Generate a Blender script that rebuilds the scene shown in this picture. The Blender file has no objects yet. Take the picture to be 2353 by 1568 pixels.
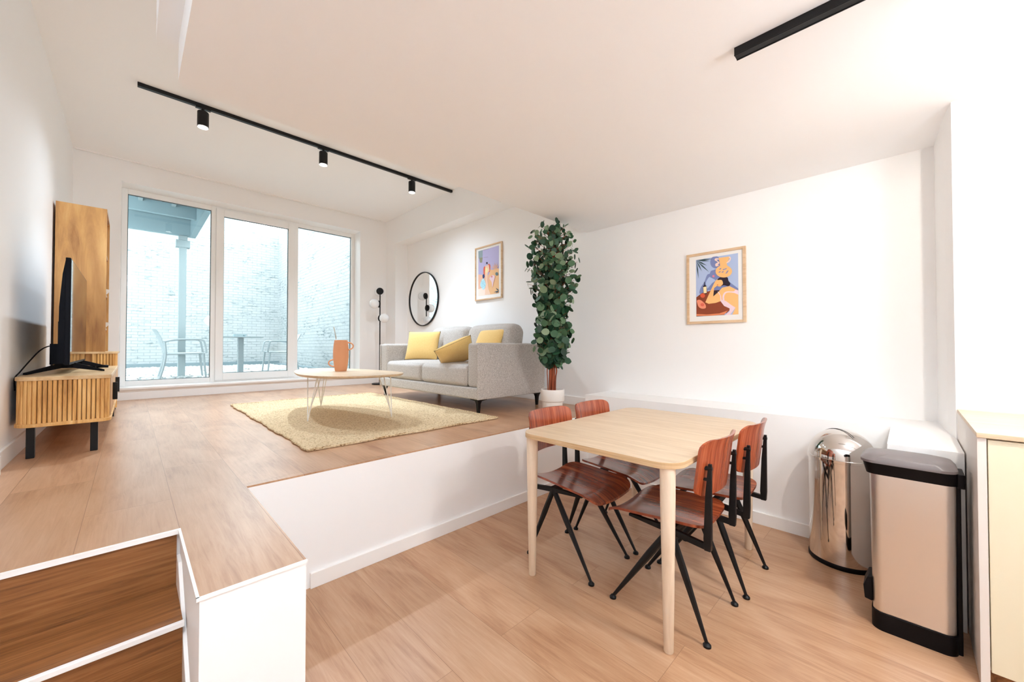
import bpy, bmesh, math, random
from mathutils import Vector, Matrix
random.seed(7)
C = bpy.context.scene.collection
PI = math.pi

# ------------------------------------------------------------------ camera, sky, exposure
H = 1.20                                   # eye height above the dining floor
F = 890.0                                  # focal length in pixels of the 2353 px wide frame
cam_d = bpy.data.cameras.new('camera')
cam_d.sensor_width = 36.0
cam_d.lens = 36.0 * F / 2353.0
cam_d.clip_start = 0.02
cam = bpy.data.objects.new('camera', cam_d)
C.objects.link(cam)
cam.location = (0, 0, H)
AZ = math.atan2(0.713, 0.701)              # looking into the corner of the two long walls
PITCH = math.radians(0.84)
cam.rotation_euler = (PI / 2 + PITCH, 0, AZ - PI / 2)
bpy.context.scene.camera = cam

world = bpy.data.worlds.new('overcast_sky')
bpy.context.scene.world = world
world.use_nodes = True
bg = world.node_tree.nodes['Background']
bg.inputs[0].default_value = (0.90, 0.96, 1.0, 1)
bg.inputs[1].default_value = 6.6
cy = bpy.context.scene.cycles
cy.max_bounces = 16
cy.diffuse_bounces = 12
cy.glossy_bounces = 6
cy.transparent_max_bounces = 12
vs = bpy.context.scene.view_settings
vs.view_transform = 'Standard'
vs.look = 'None'
vs.gamma = 1.0
vs.exposure = 0.43
vs.use_curve_mapping = False

P_LIVING = 52.0      # watts of a living-room spot lamp
P_DINING = 42.0      # watts of a dining spot lamp
COL_LIVING = (0.74, 0.87, 1.0)
COL_FILL = (0.78, 0.90, 1.0)
P_KITCHEN_FILL = 33.0
P_HALL_FILL = 60.0
COL_DINING = (1.0, 0.94, 0.84)

# ------------------------------------------------------------------ materials
def lin(r, g, b):
    def f(c):
        c /= 255.0
        return c / 12.92 if c <= 0.04045 else ((c + 0.055) / 1.055) ** 2.4
    return (f(r), f(g), f(b), 1)

class NT:
    def __init__(s, name):
        s.m = bpy.data.materials.new(name)
        s.m.use_nodes = True
        s.t = s.m.node_tree
        s.b = s.t.nodes['Principled BSDF']
        s.out = s.t.nodes['Material Output']
    def n(s, typ, **kw):
        nd = s.t.nodes.new(typ)
        for k, v in kw.items():
            if k in nd.inputs.keys():
                nd.inputs[k].default_value = v
            else:
                setattr(nd, k, v)
        return nd
    def l(s, a, b):
        s.t.links.new(a, b)
    def coord(s, scale=(1, 1, 1), rot=(0, 0, 0), kind='Object'):
        tc = s.n('ShaderNodeTexCoord')
        mp = s.n('ShaderNodeMapping')
        mp.inputs['Scale'].default_value = scale
        mp.inputs['Rotation'].default_value = rot
        s.l(tc.outputs[kind], mp.inputs['Vector'])
        return mp.outputs['Vector']
    def ramp(s, fac, stops):
        r = s.n('ShaderNodeValToRGB')
        e = r.color_ramp.elements
        while len(e) > 1:
            e.remove(e[-1])
        e[0].position = stops[0][0]; e[0].color = stops[0][1]
        for p, c in stops[1:]:
            x = e.new(p); x.color = c
        s.l(fac, r.inputs[0])
        return r.outputs[0]
    def bump(s, h, strength=0.2, dist=0.01):
        b = s.n('ShaderNodeBump')
        b.inputs['Strength'].default_value = strength
        b.inputs['Distance'].default_value = dist
        s.l(h, b.inputs['Height'])
        s.l(b.outputs[0], s.b.inputs['Normal'])

def plain(name, col, rough=0.5, metal=0.0, spec=0.5, bump=0.0, bscale=60.0):
    t = NT(name)
    t.b.inputs['Base Color'].default_value = col
    t.b.inputs['Roughness'].default_value = rough
    t.b.inputs['Metallic'].default_value = metal
    t.b.inputs['Specular IOR Level'].default_value = spec
    nz = t.n('ShaderNodeTexNoise', Scale=bscale, Detail=3.0)
    t.l(t.coord(), nz.inputs['Vector'])
    if bump > 0:
        t.bump(nz.outputs[0], bump, 0.004)
    return t.m

def wood(name, dark, mid, light, scale=(30, 2.0, 30), rough=0.4, blotch=0.0, spec=0.5, bump=0.05, coat=0.0, dist=1.0):
    """grain runs along the axis with the small scale"""
    t = NT(name)
    v = t.coord(scale)
    nz = t.n('ShaderNodeTexNoise', Scale=1.0, Detail=7.0, Roughness=0.62, Distortion=dist)
    t.l(v, nz.inputs['Vector'])
    col = t.ramp(nz.outputs[0], [(0.28, dark), (0.5, mid), (0.72, light)])
    if blotch > 0:
        v2 = t.coord((scale[0] / 9, scale[1] / 2.0, scale[2] / 9))
        n2 = t.n('ShaderNodeTexNoise', Scale=1.0, Detail=5.0, Roughness=0.7, Distortion=0.6)
        t.l(v2, n2.inputs['Vector'])
        f2 = t.ramp(n2.outputs[0], [(0.47, (1, 1, 1, 1)), (0.62, (1 - blotch, 1 - blotch * 1.25, 1 - blotch * 1.5, 1))])
        mx = t.n('ShaderNodeMix', data_type='RGBA', blend_type='MULTIPLY')
        mx.inputs[0].default_value = 1.0
        t.l(col, mx.inputs[6]); t.l(f2, mx.inputs[7])
        col = mx.outputs[2]
    t.l(col, t.b.inputs['Base Color'])
    t.b.inputs['Roughness'].default_value = rough
    t.b.inputs['Specular IOR Level'].default_value = spec
    t.b.inputs['Coat Weight'].default_value = coat
    t.b.inputs['Coat Roughness'].default_value = 0.15
    t.bump(nz.outputs[0], bump, 0.003)
    return t.m

def planks(name, dark, mid, light, rough):
    t = NT(name)
    tc = t.n('ShaderNodeTexCoord')
    sx = t.n('ShaderNodeSeparateXYZ'); t.l(tc.outputs['Object'], sx.inputs[0])
    cb = t.n('ShaderNodeCombineXYZ')
    t.l(sx.outputs['Y'], cb.inputs['X']); t.l(sx.outputs['X'], cb.inputs['Y'])
    mp = t.n('ShaderNodeMapping'); mp.inputs['Location'].default_value = (0.31, 0.119, 0)
    t.l(cb.outputs[0], mp.inputs['Vector'])
    br = t.n('ShaderNodeTexBrick')
    br.offset = 0.37; br.squash = 1.0
    br.inputs['Scale'].default_value = 1.0
    br.inputs['Brick Width'].default_value = 1.5
    br.inputs['Row Height'].default_value = 0.245
    br.inputs['Mortar Size'].default_value = 0.0011
    br.inputs['Mortar Smooth'].default_value = 0.4
    br.inputs['Bias'].default_value = 0.0
    br.inputs['Color1'].default_value = (0, 0, 0, 1)
    br.inputs['Color2'].default_value = (1, 1, 1, 1)
    br.inputs['Mortar'].default_value = (0.5, 0.5, 0.5, 1)
    t.l(mp.outputs[0], br.inputs['Vector'])
    # grain with a different offset on every plank
    off = t.n('ShaderNodeVectorMath', operation='SCALE'); t.l(br.outputs['Color'], off.inputs[0]); off.inputs['Scale'].default_value = 7.0
    add = t.n('ShaderNodeVectorMath', operation='ADD'); t.l(tc.outputs['Object'], add.inputs[0]); t.l(off.outputs[0], add.inputs[1])
    m2 = t.n('ShaderNodeMapping'); m2.inputs['Scale'].default_value = (75, 4.5, 1); t.l(add.outputs[0], m2.inputs['Vector'])
    nz = t.n('ShaderNodeTexNoise', Scale=1.0, Detail=8.0, Roughness=0.68, Distortion=0.7); t.l(m2.outputs[0], nz.inputs['Vector'])
    m3 = t.n('ShaderNodeMapping'); m3.inputs['Scale'].default_value = (4.5, 1.3, 1); t.l(add.outputs[0], m3.inputs['Vector'])
    n3 = t.n('ShaderNodeTexNoise', Scale=1.0, Detail=3.0, Roughness=0.5, Distortion=1.4); t.l(m3.outputs[0], n3.inputs['Vector'])
    mxf = t.n('ShaderNodeMath', operation='MULTIPLY_ADD'); t.l(n3.outputs[0], mxf.inputs[0]); mxf.inputs[1].default_value = 0.55
    half = t.n('ShaderNodeMath', operation='MULTIPLY'); t.l(nz.outputs[0], half.inputs[0]); half.inputs[1].default_value = 0.5
    t.l(half.outputs[0], mxf.inputs[2])
    col = t.ramp(mxf.outputs[0], [(0.34, dark), (0.52, mid), (0.72, light)])
    # plank to plank tone
    tone = t.ramp(br.outputs['Color'], [(0.0, (0.93, 0.93, 0.93, 1)), (1.0, (1.05, 1.04, 1.03, 1))])
    mx = t.n('ShaderNodeMix', data_type='RGBA', blend_type='MULTIPLY'); mx.inputs[0].default_value = 1.0
    t.l(col, mx.inputs[6]); t.l(tone, mx.inputs[7])
    seam = t.n('ShaderNodeMix', data_type='RGBA', blend_type='MULTIPLY')
    t.l(br.outputs['Fac'], seam.inputs[0]); t.l(mx.outputs[2], seam.inputs[6]); seam.inputs[7].default_value = (0.6, 0.55, 0.5, 1)
    t.l(seam.outputs[2], t.b.inputs['Base Color'])
    t.b.inputs['Roughness'].default_value = rough
    t.bump(nz.outputs[0], 0.06, 0.002)
    return t.m

M = {}
M['wall'] = plain('white_wall_paint', (0.91, 0.91, 0.91, 1), 0.65, spec=0.3, bump=0.03, bscale=90)
M['ceiling'] = plain('white_ceiling_paint', (0.925, 0.925, 0.93, 1), 0.75, spec=0.2)
M['trim'] = plain('white_gloss_trim', (0.91, 0.90, 0.885, 1), 0.35)
M['upvc'] = plain('white_window_plastic', (0.92, 0.93, 0.93, 1), 0.3)
M['gasket'] = plain('dark_window_gasket', (0.08, 0.11, 0.12, 1), 0.5)
M['floor'] = planks('oak_plank_floor', lin(160, 115, 84), lin(188, 147, 114), lin(204, 166, 135), 0.30)
M['step'] = wood('oak_step_board', lin(108, 66, 34), lin(144, 93, 50), lin(166, 114, 68), (3.5, 75, 75), 0.42, 0.15)
M['stub'] = planks('oak_plank_ledge', lin(160, 115, 84), lin(188, 147, 114), lin(204, 166, 135), 0.30)
M['oak_top'] = wood('pale_oak_veneer', lin(196, 170, 140), lin(214, 190, 160), lin(226, 205, 178), (45, 2.5, 45), 0.38, 0.05)
M['oak_edge'] = wood('oak_ply_edge', lin(176, 140, 100), lin(205, 172, 130), lin(224, 196, 158), (4, 4, 200), 0.5)
M['birch'] = wood('pale_birch_leg', lin(214, 192, 166), lin(228, 208, 184), lin(238, 221, 200), (30, 30, 2), 0.4)
M['chair'] = wood('rosewood_ply', lin(70, 24, 10), lin(138, 58, 30), lin(182, 94, 54), (60, 2.5, 3.5), 0.27, 0.25, 0.6, 0.02, 0.35, 0.35)
M['chair_back'] = wood('rosewood_ply_back', lin(108, 42, 20), lin(160, 72, 40), lin(196, 108, 66), (60, 3.5, 2.5), 0.27, 0.2, 0.6, 0.02, 0.35, 0.35)
M['black'] = plain('black_powder_coat', (0.004, 0.004, 0.005, 1), 0.42, spec=0.3)
M['blackp'] = plain('black_plastic', (0.004, 0.003, 0.004, 1), 0.5, spec=0.15)
M['tvback'] = plain('black_television_shell', (0.002, 0.003, 0.007, 1), 0.5, spec=0.12)
M['mango'] = wood('warm_mango_wood', lin(160, 108, 54), lin(204, 152, 86), lin(222, 176, 110), (9, 9, 1.3), 0.42, 0.42)
M['mango_slat'] = wood('warm_mango_slats', lin(172, 120, 62), lin(222, 170, 100), lin(238, 198, 134), (26, 26, 2.5), 0.45, 0.25)
M['mango_top'] = wood('pale_mango_top', lin(188, 150, 104), lin(212, 178, 132), lin(226, 196, 152), (12, 2, 12), 0.4, 0.1)
M['groove'] = plain('dark_slat_backing', lin(66, 38, 18), 0.7)
M['steel'] = plain('polished_steel', (0.72, 0.69, 0.66, 1), 0.06, 1.0)
M['lid'] = plain('grey_plastic_lid', lin(112, 104, 104), 0.4)
M['white_metal'] = plain('white_metal_rod', (0.85, 0.84, 0.8, 1), 0.35)
M['terracotta'] = plain('terracotta', lin(222, 160, 120), 0.75, spec=0.2, bump=0.06, bscale=120)
M['pot'] = plain('white_ceramic_pot', (0.82, 0.80, 0.77, 1), 0.4)
M['soil'] = plain('potting_soil', (0.06, 0.04, 0.03, 1), 0.95, bump=0.5, bscale=80)
M['bark'] = wood('red_brown_stem', lin(96, 44, 24), lin(150, 72, 42), lin(186, 104, 66), (60, 60, 4), 0.7, 0.2)
M['mirror'] = plain('mirror_glass', (0.93, 0.95, 0.96, 1), 0.0, 1.0)
M['cab'] = plain('cream_cabinet_lacquer', lin(226, 218, 192), 0.4)
M['cab_side'] = plain('white_cabinet_side', lin(222, 216, 210), 0.5)
M['frame_wood'] = wood('pale_oak_frame', lin(196, 160, 122), lin(216, 184, 148), lin(228, 202, 170), (3, 3, 20), 0.45)
M['paper'] = plain('white_mat_board', (0.86, 0.86, 0.85, 1), 0.8)
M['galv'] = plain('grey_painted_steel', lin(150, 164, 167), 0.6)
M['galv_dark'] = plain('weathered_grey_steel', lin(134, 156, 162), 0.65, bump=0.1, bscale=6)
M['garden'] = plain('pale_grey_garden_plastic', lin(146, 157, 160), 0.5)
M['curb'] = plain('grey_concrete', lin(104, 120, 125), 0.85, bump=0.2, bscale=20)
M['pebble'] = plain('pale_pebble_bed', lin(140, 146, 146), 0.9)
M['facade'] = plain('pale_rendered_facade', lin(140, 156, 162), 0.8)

def emit(name, col, s):
    t = NT(name)
    t.b.inputs['Base Color'].default_value = (0.9, 0.9, 0.9, 1)
    t.b.inputs['Emission Color'].default_value = col
    t.b.inputs['Emission Strength'].default_value = s
    return t.m
M['lamp'] = emit('lit_lamp_lens', (1, 0.95, 0.88, 1), 9.0)
def opal():
    t = NT('opal_glass')
    t.b.inputs['Base Color'].default_value = (0.88, 0.89, 0.9, 1)
    t.b.inputs['Roughness'].default_value = 0.25
    t.b.inputs['Subsurface Weight'].default_value = 0.3
    t.b.inputs['Subsurface Radius'].default_value = (0.05, 0.05, 0.05)
    return t.m
M['opal'] = opal()

def glass():
    t = NT('window_glass')
    tr = t.n('ShaderNodeBsdfTransparent'); tr.inputs[0].default_value = (0.95, 0.985, 0.985, 1)
    gl = t.n('ShaderNodeBsdfGlossy'); gl.inputs['Roughness'].default_value = 0.0
    gl.inputs[0].default_value = (1.0, 1.0, 1.0, 1)
    fr = t.n('ShaderNodeFresnel'); fr.inputs[0].default_value = 1.28
    mx = t.n('ShaderNodeMixShader')
    t.l(fr.outputs[0], mx.inputs[0]); t.l(tr.outputs[0], mx.inputs[1]); t.l(gl.outputs[0], mx.inputs[2])
    t.l(mx.outputs[0], t.out.inputs[0])
    return t.m
M['glass'] = glass()

def fabric(name, a, b, scale, rough=0.95, bump=0.5, stretch=(1, 1, 1)):
    t = NT(name)
    v = t.coord(stretch)
    nz = t.n('ShaderNodeTexNoise', Scale=scale, Detail=4.0, Roughness=0.8); t.l(v, nz.inputs['Vector'])
    col = t.ramp(nz.outputs[0], [(0.36, a), (0.64, b)])
    t.l(col, t.b.inputs['Base Color'])
    t.b.inputs['Roughness'].default_value = rough
    t.b.inputs['Specular IOR Level'].default_value = 0.15
    t.b.inputs['Sheen Weight'].default_value = 0.25
    t.bump(nz.outputs[0], bump, 0.004)
    return t.m
M['sofa'] = fabric('grey_woven_upholstery', lin(150, 144, 139), lin(216, 211, 206), 230, stretch=(1, 1, 0.45))
M['yellow'] = fabric('soft_yellow_linen', lin(222, 184, 112), lin(236, 204, 138), 180, bump=0.15)
M['stitch'] = plain('dark_blanket_stitch', lin(84, 74, 62), 0.9)

def jute():
    t = NT('woven_jute')
    v = t.coord()
    w = t.n('ShaderNodeTexWave', Scale=18.0, Distortion=6.0, Detail=2.0)
    w.bands_direction = 'Y'
    w.inputs['Detail Scale'].default_value = 3.0
    t.l(v, w.inputs['Vector'])
    nz = t.n('ShaderNodeTexNoise', Scale=75.0, Detail=4.0, Roughness=0.75); t.l(v, nz.inputs['Vector'])
    mx = t.n('ShaderNodeMath', operation='MULTIPLY_ADD'); t.l(w.outputs[1], mx.inputs[0]); mx.inputs[1].default_value = 0.22
    t.l(nz.outputs[0], mx.inputs[2])
    col = t.ramp(mx.outputs[0], [(0.41, lin(150, 110, 72)), (0.52, lin(226, 198, 156)), (0.8, lin(246, 228, 194))])
    t.l(col, t.b.inputs['Base Color'])
    t.b.inputs['Roughness'].default_value = 1.0
    t.b.inputs['Specular IOR Level'].default_value = 0.05
    t.bump(mx.outputs[0], 1.0, 0.012)
    return t.m
M['jute'] = jute()

def pebmat():
    t = NT('pale_pebbles')
    g = t.n('ShaderNodeNewGeometry')
    col = t.ramp(g.outputs['Random Per Island'], [(0.0, lin(120, 128, 130)), (0.4, lin(178, 183, 182)), (1.0, lin(206, 208, 206))])
    t.l(col, t.b.inputs['Base Color'])
    t.b.inputs['Roughness'].default_value = 0.9
    return t.m
M['pebbles'] = pebmat()

def leafmat():
    t = NT('eucalyptus_leaf')
    g = t.n('ShaderNodeNewGeometry')
    col = t.ramp(g.outputs['Random Per Island'], [(0.0, lin(18, 52, 38)), (0.35, lin(30, 74, 48)), (0.62, lin(52, 96, 66)), (0.82, lin(92, 124, 88)), (1.0, lin(138, 158, 128))])
    t.l(col, t.b.inputs['Base Color'])
    t.b.inputs['Roughness'].default_value = 0.5
    return t.m
M['leaf'] = leafmat()

def brushed():
    t = NT('brushed_steel')
    v = t.coord((120, 120, 1.5))
    nz = t.n('ShaderNodeTexNoise', Scale=1.0, Detail=3.0); t.l(v, nz.inputs['Vector'])
    t.b.inputs['Base Color'].default_value = (0.78, 0.77, 0.76, 1)
    t.b.inputs['Metallic'].default_value = 1.0
    r = t.n('ShaderNodeMapRange'); t.l(nz.outputs[0], r.inputs[0]); r.inputs[3].default_value = 0.26; r.inputs[4].default_value = 0.38
    t.l(r.outputs[0], t.b.inputs['Roughness'])
    t.b.inputs['Anisotropic'].default_value = 0.5
    return t.m
M['brushed'] = brushed()

def brick(name, swap):
    """whitewashed brick courtyard wall; courses run level"""
    t = NT(name)
    tc = t.n('ShaderNodeTexCoord')
    sx = t.n('ShaderNodeSeparateXYZ'); t.l(tc.outputs['Object'], sx.inputs[0])
    cb = t.n('ShaderNodeCombineXYZ')
    t.l(sx.outputs['Y' if swap else 'X'], cb.inputs['X']); t.l(sx.outputs['Z'], cb.inputs['Y'])
    br = t.n('ShaderNodeTexBrick')
    for k, v in (('Scale', 1.0), ('Brick Width', 0.23), ('Row Height', 0.075), ('Mortar Size', 0.008), ('Mortar Smooth', 0.6)):
        br.inputs[k].default_value = v
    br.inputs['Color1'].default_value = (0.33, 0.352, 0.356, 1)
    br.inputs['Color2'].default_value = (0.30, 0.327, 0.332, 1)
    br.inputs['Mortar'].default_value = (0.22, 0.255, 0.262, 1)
    t.l(cb.outputs[0], br.inputs['Vector'])
    m2 = t.n('ShaderNodeMapping'); m2.inputs['Scale'].default_value = (1.0, 2.4, 1); t.l(cb.outputs[0], m2.inputs['Vector'])
    nz = t.n('ShaderNodeTexNoise', Scale=0.9, Detail=6.0, Roughness=0.72); t.l(m2.outputs[0], nz.inputs['Vector'])
    m3 = t.n('ShaderNodeMapping'); m3.inputs['Scale'].default_value = (5, 22, 1); t.l(cb.outputs[0], m3.inputs['Vector'])
    n3 = t.n('ShaderNodeTexNoise', Scale=1.0, Detail=3.0, Roughness=0.8); t.l(m3.outputs[0], n3.inputs['Vector'])
    a = t.ramp(nz.outputs[0], [(0.46, (0, 0, 0, 1)), (0.62, (1, 1, 1, 1))])
    b = t.ramp(n3.outputs[0], [(0.50, (0, 0, 0, 1)), (0.62, (1, 1, 1, 1))])
    mu = t.n('ShaderNodeMath', operation='MULTIPLY'); t.l(a, mu.inputs[0]); t.l(b, mu.inputs[1])
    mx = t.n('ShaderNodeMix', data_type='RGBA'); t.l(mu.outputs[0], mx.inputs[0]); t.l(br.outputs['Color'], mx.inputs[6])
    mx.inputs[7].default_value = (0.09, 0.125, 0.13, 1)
    t.l(mx.outputs[2], t.b.inputs['Base Color'])
    t.b.inputs['Roughness'].default_value = 0.9
    t.bump(br.outputs['Fac'], 0.5, 0.01)
    return t.m
M['brick_x'] = brick('whitewashed_brick_back', False)
M['brick_y'] = brick('whitewashed_brick_side', True)

# ------------------------------------------------------------------ mesh helpers
class MB:
    def __init__(s):
        s.bm = bmesh.new()
        s.mi = 0
    def face(s, vs):
        try:
            f = s.bm.faces.new(vs); f.material_index = s.mi; return f
        except ValueError:
            return None
    def poly(s, pts):
        return s.face([s.bm.verts.new(p) for p in pts])
    def box(s, x0, x1, y0, y1, z0, z1):
        v = [s.bm.verts.new(p) for p in ((x0, y0, z0), (x1, y0, z0), (x1, y1, z0), (x0, y1, z0), (x0, y0, z1), (x1, y0, z1), (x1, y1, z1), (x0, y1, z1))]
        for q in ((0, 3, 2, 1), (4, 5, 6, 7), (0, 1, 5, 4), (1, 2, 6, 5), (2, 3, 7, 6), (3, 0, 4, 7)):
            s.face([v[i] for i in q])
        return s
    def loft(s, rings, cap=True):
        vs = [[s.bm.verts.new(p) for p in r] for r in rings]
        n = len(vs[0])
        for a, b in zip(vs, vs[1:]):
            for i in range(n):
                s.face([a[i], a[(i + 1) % n], b[(i + 1) % n], b[i]])
        if cap:
            s.face(list(reversed(vs[0]))); s.face(vs[-1])
        return s
    def prism(s, pts, lo, hi, axis='z'):
        def p3(a, b, c):
            return {'z': (a, b, c), 'x': (c, a, b), 'y': (a, c, b)}[axis]
        return s.loft([[p3(a, b, lo) for a, b in pts], [p3(a, b, hi) for a, b in pts]])
    def tube(s, path, radii, seg=10, cap=True, flat=None):
        path = [Vector(p) for p in path]
        if not hasattr(radii, '__len__'):
            radii = [radii] * len(path)
        rings = []
        up = None
        for i, p in enumerate(path):
            d = (path[min(i + 1, len(path) - 1)] - path[max(i - 1, 0)]).normalized()
            if up is None:
                up = Vector((1, 0, 0)) if abs(d.x) < 0.9 else Vector((0, 1, 0))
            a = (up - d * up.dot(d)).normalized()
            up = a
            b = d.cross(a)
            k = flat if flat else 1.0
            rings.append([p + (a * math.cos(t) * k + b * math.sin(t)) * radii[i] for t in [2 * PI * j / seg for j in range(seg)]])
        return s.loft(rings, cap)
    def lathe(s, prof, seg=32, c=(0, 0, 0), cap=True):
        rings = [[(c[0] + r * math.cos(2 * PI * j / seg), c[1] + r * math.sin(2 * PI * j / seg), c[2] + z) for j in range(seg)] for r, z in prof]
        return s.loft(rings, cap)
    def sphere(s, c, r, seg=20, rings=12, sz=1.0):
        prof = [(max(1e-4, r * math.sin(PI * i / rings)), -r * sz * math.cos(PI * i / rings)) for i in range(rings + 1)]
        return s.lathe(prof, seg, c)
    def rbox(s, c, d, r, n=10, puff=(0, 0, 0)):
        """box with rounded edges and optionally swollen faces"""
        c = Vector(c); hx, hy, hz = d[0] / 2, d[1] / 2, d[2] / 2
        r = min(r, hx, hy, hz)
        def steps(h):
            a = [-1 + 2 * i / n for i in range(n + 1)]
            e = [-1, -0.985, -0.94, -0.86]
            inner = [-(h - r) / h + 2 * (h - r) / h * i / n for i in range(n + 1)] if h > r else [0]
            out = sorted(set([round(x, 5) for x in [-1, -1 + 0.35 * r / h, -1 + 0.7 * r / h] + inner + [1 - 0.7 * r / h, 1 - 0.35 * r / h, 1]]))
            return [x * h for x in out]
        X, Y, Z = steps(hx), steps(hy), steps(hz)
        cache = {}
        def V(x, y, z):
            k = (round(x, 5), round(y, 5), round(z, 5))
            if k in cache:
                return cache[k]
            ix = max(-hx + r, min(hx - r, x)); iy = max(-hy + r, min(hy - r, y)); iz = max(-hz + r, min(hz - r, z))
            o = Vector((x - ix, y - iy, z - iz))
            # direction on the cube of size r -> sphere
            if o.length > 1e-9:
                m = max(abs(o.x), abs(o.y), abs(o.z)) / r
                o = o.normalized() * r * m
            p = Vector((ix, iy, iz)) + o
            fx = (1 - (x / hx) ** 2); fy = (1 - (y / hy) ** 2); fz = (1 - (z / hz) ** 2)
            p.x += (x / hx) * puff[0] * max(0, fy * fz) ** 0.6
            p.y += (y / hy) * puff[1] * max(0, fx * fz) ** 0.6
            p.z += (z / hz) * puff[2] * max(0, fx * fy) ** 0.6
            v = s.bm.verts.new(c + p); cache[k] = v
            return v
        def grid(A, B, fn, flip):
            for i in range(len(A) - 1):
                for j in range(len(B) - 1):
                    q = [fn(A[i], B[j]), fn(A[i + 1], B[j]), fn(A[i + 1], B[j + 1]), fn(A[i], B[j + 1])]
                    s.face(list(reversed(q)) if flip else q)
        grid(X, Y, lambda a, b: V(a, b, hz), False); grid(X, Y, lambda a, b: V(a, b, -hz), True)
        grid(Y, Z, lambda a, b: V(hx, a, b), False); grid(Y, Z, lambda a, b: V(-hx, a, b), True)
        grid(Z, X, lambda a, b: V(b, hy, a), False); grid(Z, X, lambda a, b: V(b, -hy, a), True)
        return s
    def xf(s, m):
        bmesh.ops.transform(s.bm, matrix=m, verts=s.bm.verts)
        return s
    def build(s, name, mats, parent=None, smooth=False, bevel=0.0, bseg=2, loc=None, rot=None):
        bmesh.ops.recalc_face_normals(s.bm, faces=s.bm.faces)
        if smooth:
            for f in s.bm.faces:
                f.smooth = True
            for e in s.bm.edges:
                if len(e.link_faces) == 2 and e.calc_face_angle(0) > 0.65:
                    e.smooth = False
        me = bpy.data.meshes.new(name)
        s.bm.to_mesh(me); s.bm.free()
        for m in (mats if isinstance(mats, (list, tuple)) else [mats]):
            me.materials.append(M[m] if isinstance(m, str) else m)
        o = bpy.data.objects.new(name, me)
        C.objects.link(o)
        if parent is not None:
            o.parent = parent
        if loc: o.location = loc
        if rot: o.rotation_euler = rot
        if bevel > 0:
            b = o.modifiers.new('bevel', 'BEVEL'); b.width = bevel; b.segments = bseg; b.limit_method = 'ANGLE'; b.angle_limit = 0.6
            b.harden_normals = False
        return o

def tag(o, label, cat, group=None, kind=None):
    o['label'] = label; o['category'] = cat
    if group: o['group'] = group
    if kind: o['kind'] = kind
    return o

def thing(name, label, cat, loc=(0, 0, 0), rz=0.0, group=None, kind=None):
    o = bpy.data.objects.new(name, None); C.objects.link(o)
    o.empty_display_size = 0.1
    o.location = loc; o.rotation_euler = (0, 0, rz)
    return tag(o, label, cat, group, kind)

def kids(o):
    return [c for c in bpy.data.objects if c.parent == o]

def copy_tree(o, parent=None):
    c = o.copy(); C.objects.link(c)
    if parent is not None: c.parent = parent
    for ch in kids(o):
        copy_tree(ch, c)
    return c

def boxobj(name, x0, x1, y0, y1, z0, z1, mat, parent=None, bevel=0.0):
    return MB().box(x0, x1, y0, y1, z0, z1).build(name, mat, parent, bevel=bevel)

def struct(o, label, cat):
    return tag(o, label, cat, kind='structure')

def rrect(x0, x1, y0, y1, r, n=8):
    if not hasattr(r, '__len__'):
        r = [r] * 4
    pts = []
    for k, (cx, cy, a0) in enumerate(((x1, y1, 0), (x0, y1, PI / 2), (x0, y0, PI), (x1, y0, 1.5 * PI))):
        rr = r[k]
        sx = -1 if k in (0, 3) else 1
        sy = -1 if k in (0, 1) else 1
        if rr <= 0:
            pts.append((cx, cy)); continue
        for i in range(n + 1):
            t = a0 + PI / 2 * i / n
            pts.append((cx + sx * rr + rr * math.cos(t), cy + sy * rr + rr * math.sin(t)))
    return pts

def catmull(pts, n=8):
    out = []
    L = len(pts)
    for i in range(L):
        p0, p1, p2, p3 = [Vector(pts[(i + k - 1) % L]) for k in range(4)]
        for j in range(n):
            t = j / n
            out.append(0.5 * ((2 * p1) + (p2 - p0) * t + (2 * p0 - 5 * p1 + 4 * p2 - p3) * t * t + (3 * p1 - p0 - 3 * p2 + p3) * t ** 3))
    return [tuple(p) for p in out]

def smooth_path(pts, n=8):
    out = []
    P = [Vector(pts[0])] + [Vector(p) for p in pts] + [Vector(pts[-1])]
    for i in range(1, len(P) - 2):
        p0, p1, p2, p3 = P[i - 1:i + 3]
        for j in range(n):
            t = j / n
            out.append(0.5 * ((2 * p1) + (p2 - p0) * t + (2 * p0 - 5 * p1 + 4 * p2 - p3) * t * t + (3 * p1 - p0 - 3 * p2 + p3) * t ** 3))
    out.append(P[-1])
    return out

# ------------------------------------------------------------------ room sizes
ZP = 0.57       # raised floor
ZC = 3.41       # living-room ceiling
ZD = 2.41       # dining ceiling
XL = -0.48      # left wall
XR = 3.44       # long right wall
YW = 6.45       # window wall
YP = 2.10       # front of the raised floor
XK = 2.88       # kitchen wall beside the ledge
YB = -2.6       # wall behind the camera
XE = 0.140      # left edge of the dining ceiling
YE = 2.36       # edge of the dining ceiling

# floors
struct(boxobj('floor', XL, XR, YB, YP, -0.12, 0.0, 'floor'), 'oak plank floor of the lower dining area', 'floor')
m = MB()
m.prism([(XL, 1.77), (0.128, 1.77), (0.128, 1.25), (0.377, 1.25), (0.377, 2.09), (XR + 0.1, 2.09), (XR + 0.1, YW + 0.4), (XL, YW + 0.4)], ZP - 0.008, ZP)
struct(m.build('raised_floor', 'floor'), 'raised oak plank floor of the living area', 'floor')
m = MB()
m.prism([(XL, 1.785), (0.14, 1.785), (0.14, YP - 0.01), (XR + 0.1, YP - 0.01), (XR + 0.1, YW + 0.4), (XL, YW + 0.4)], 0.0, ZP - 0.008)
struct(m.build('platform_wall', 'wall'), 'white upright face below the raised living floor', 'wall')
struct(boxobj('half_wall', 0.129, 0.376, 1.251, 2.09, 0.0, ZP - 0.008, 'wall'), 'white boxed wall end beside the steps, wood on top', 'wall')
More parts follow.
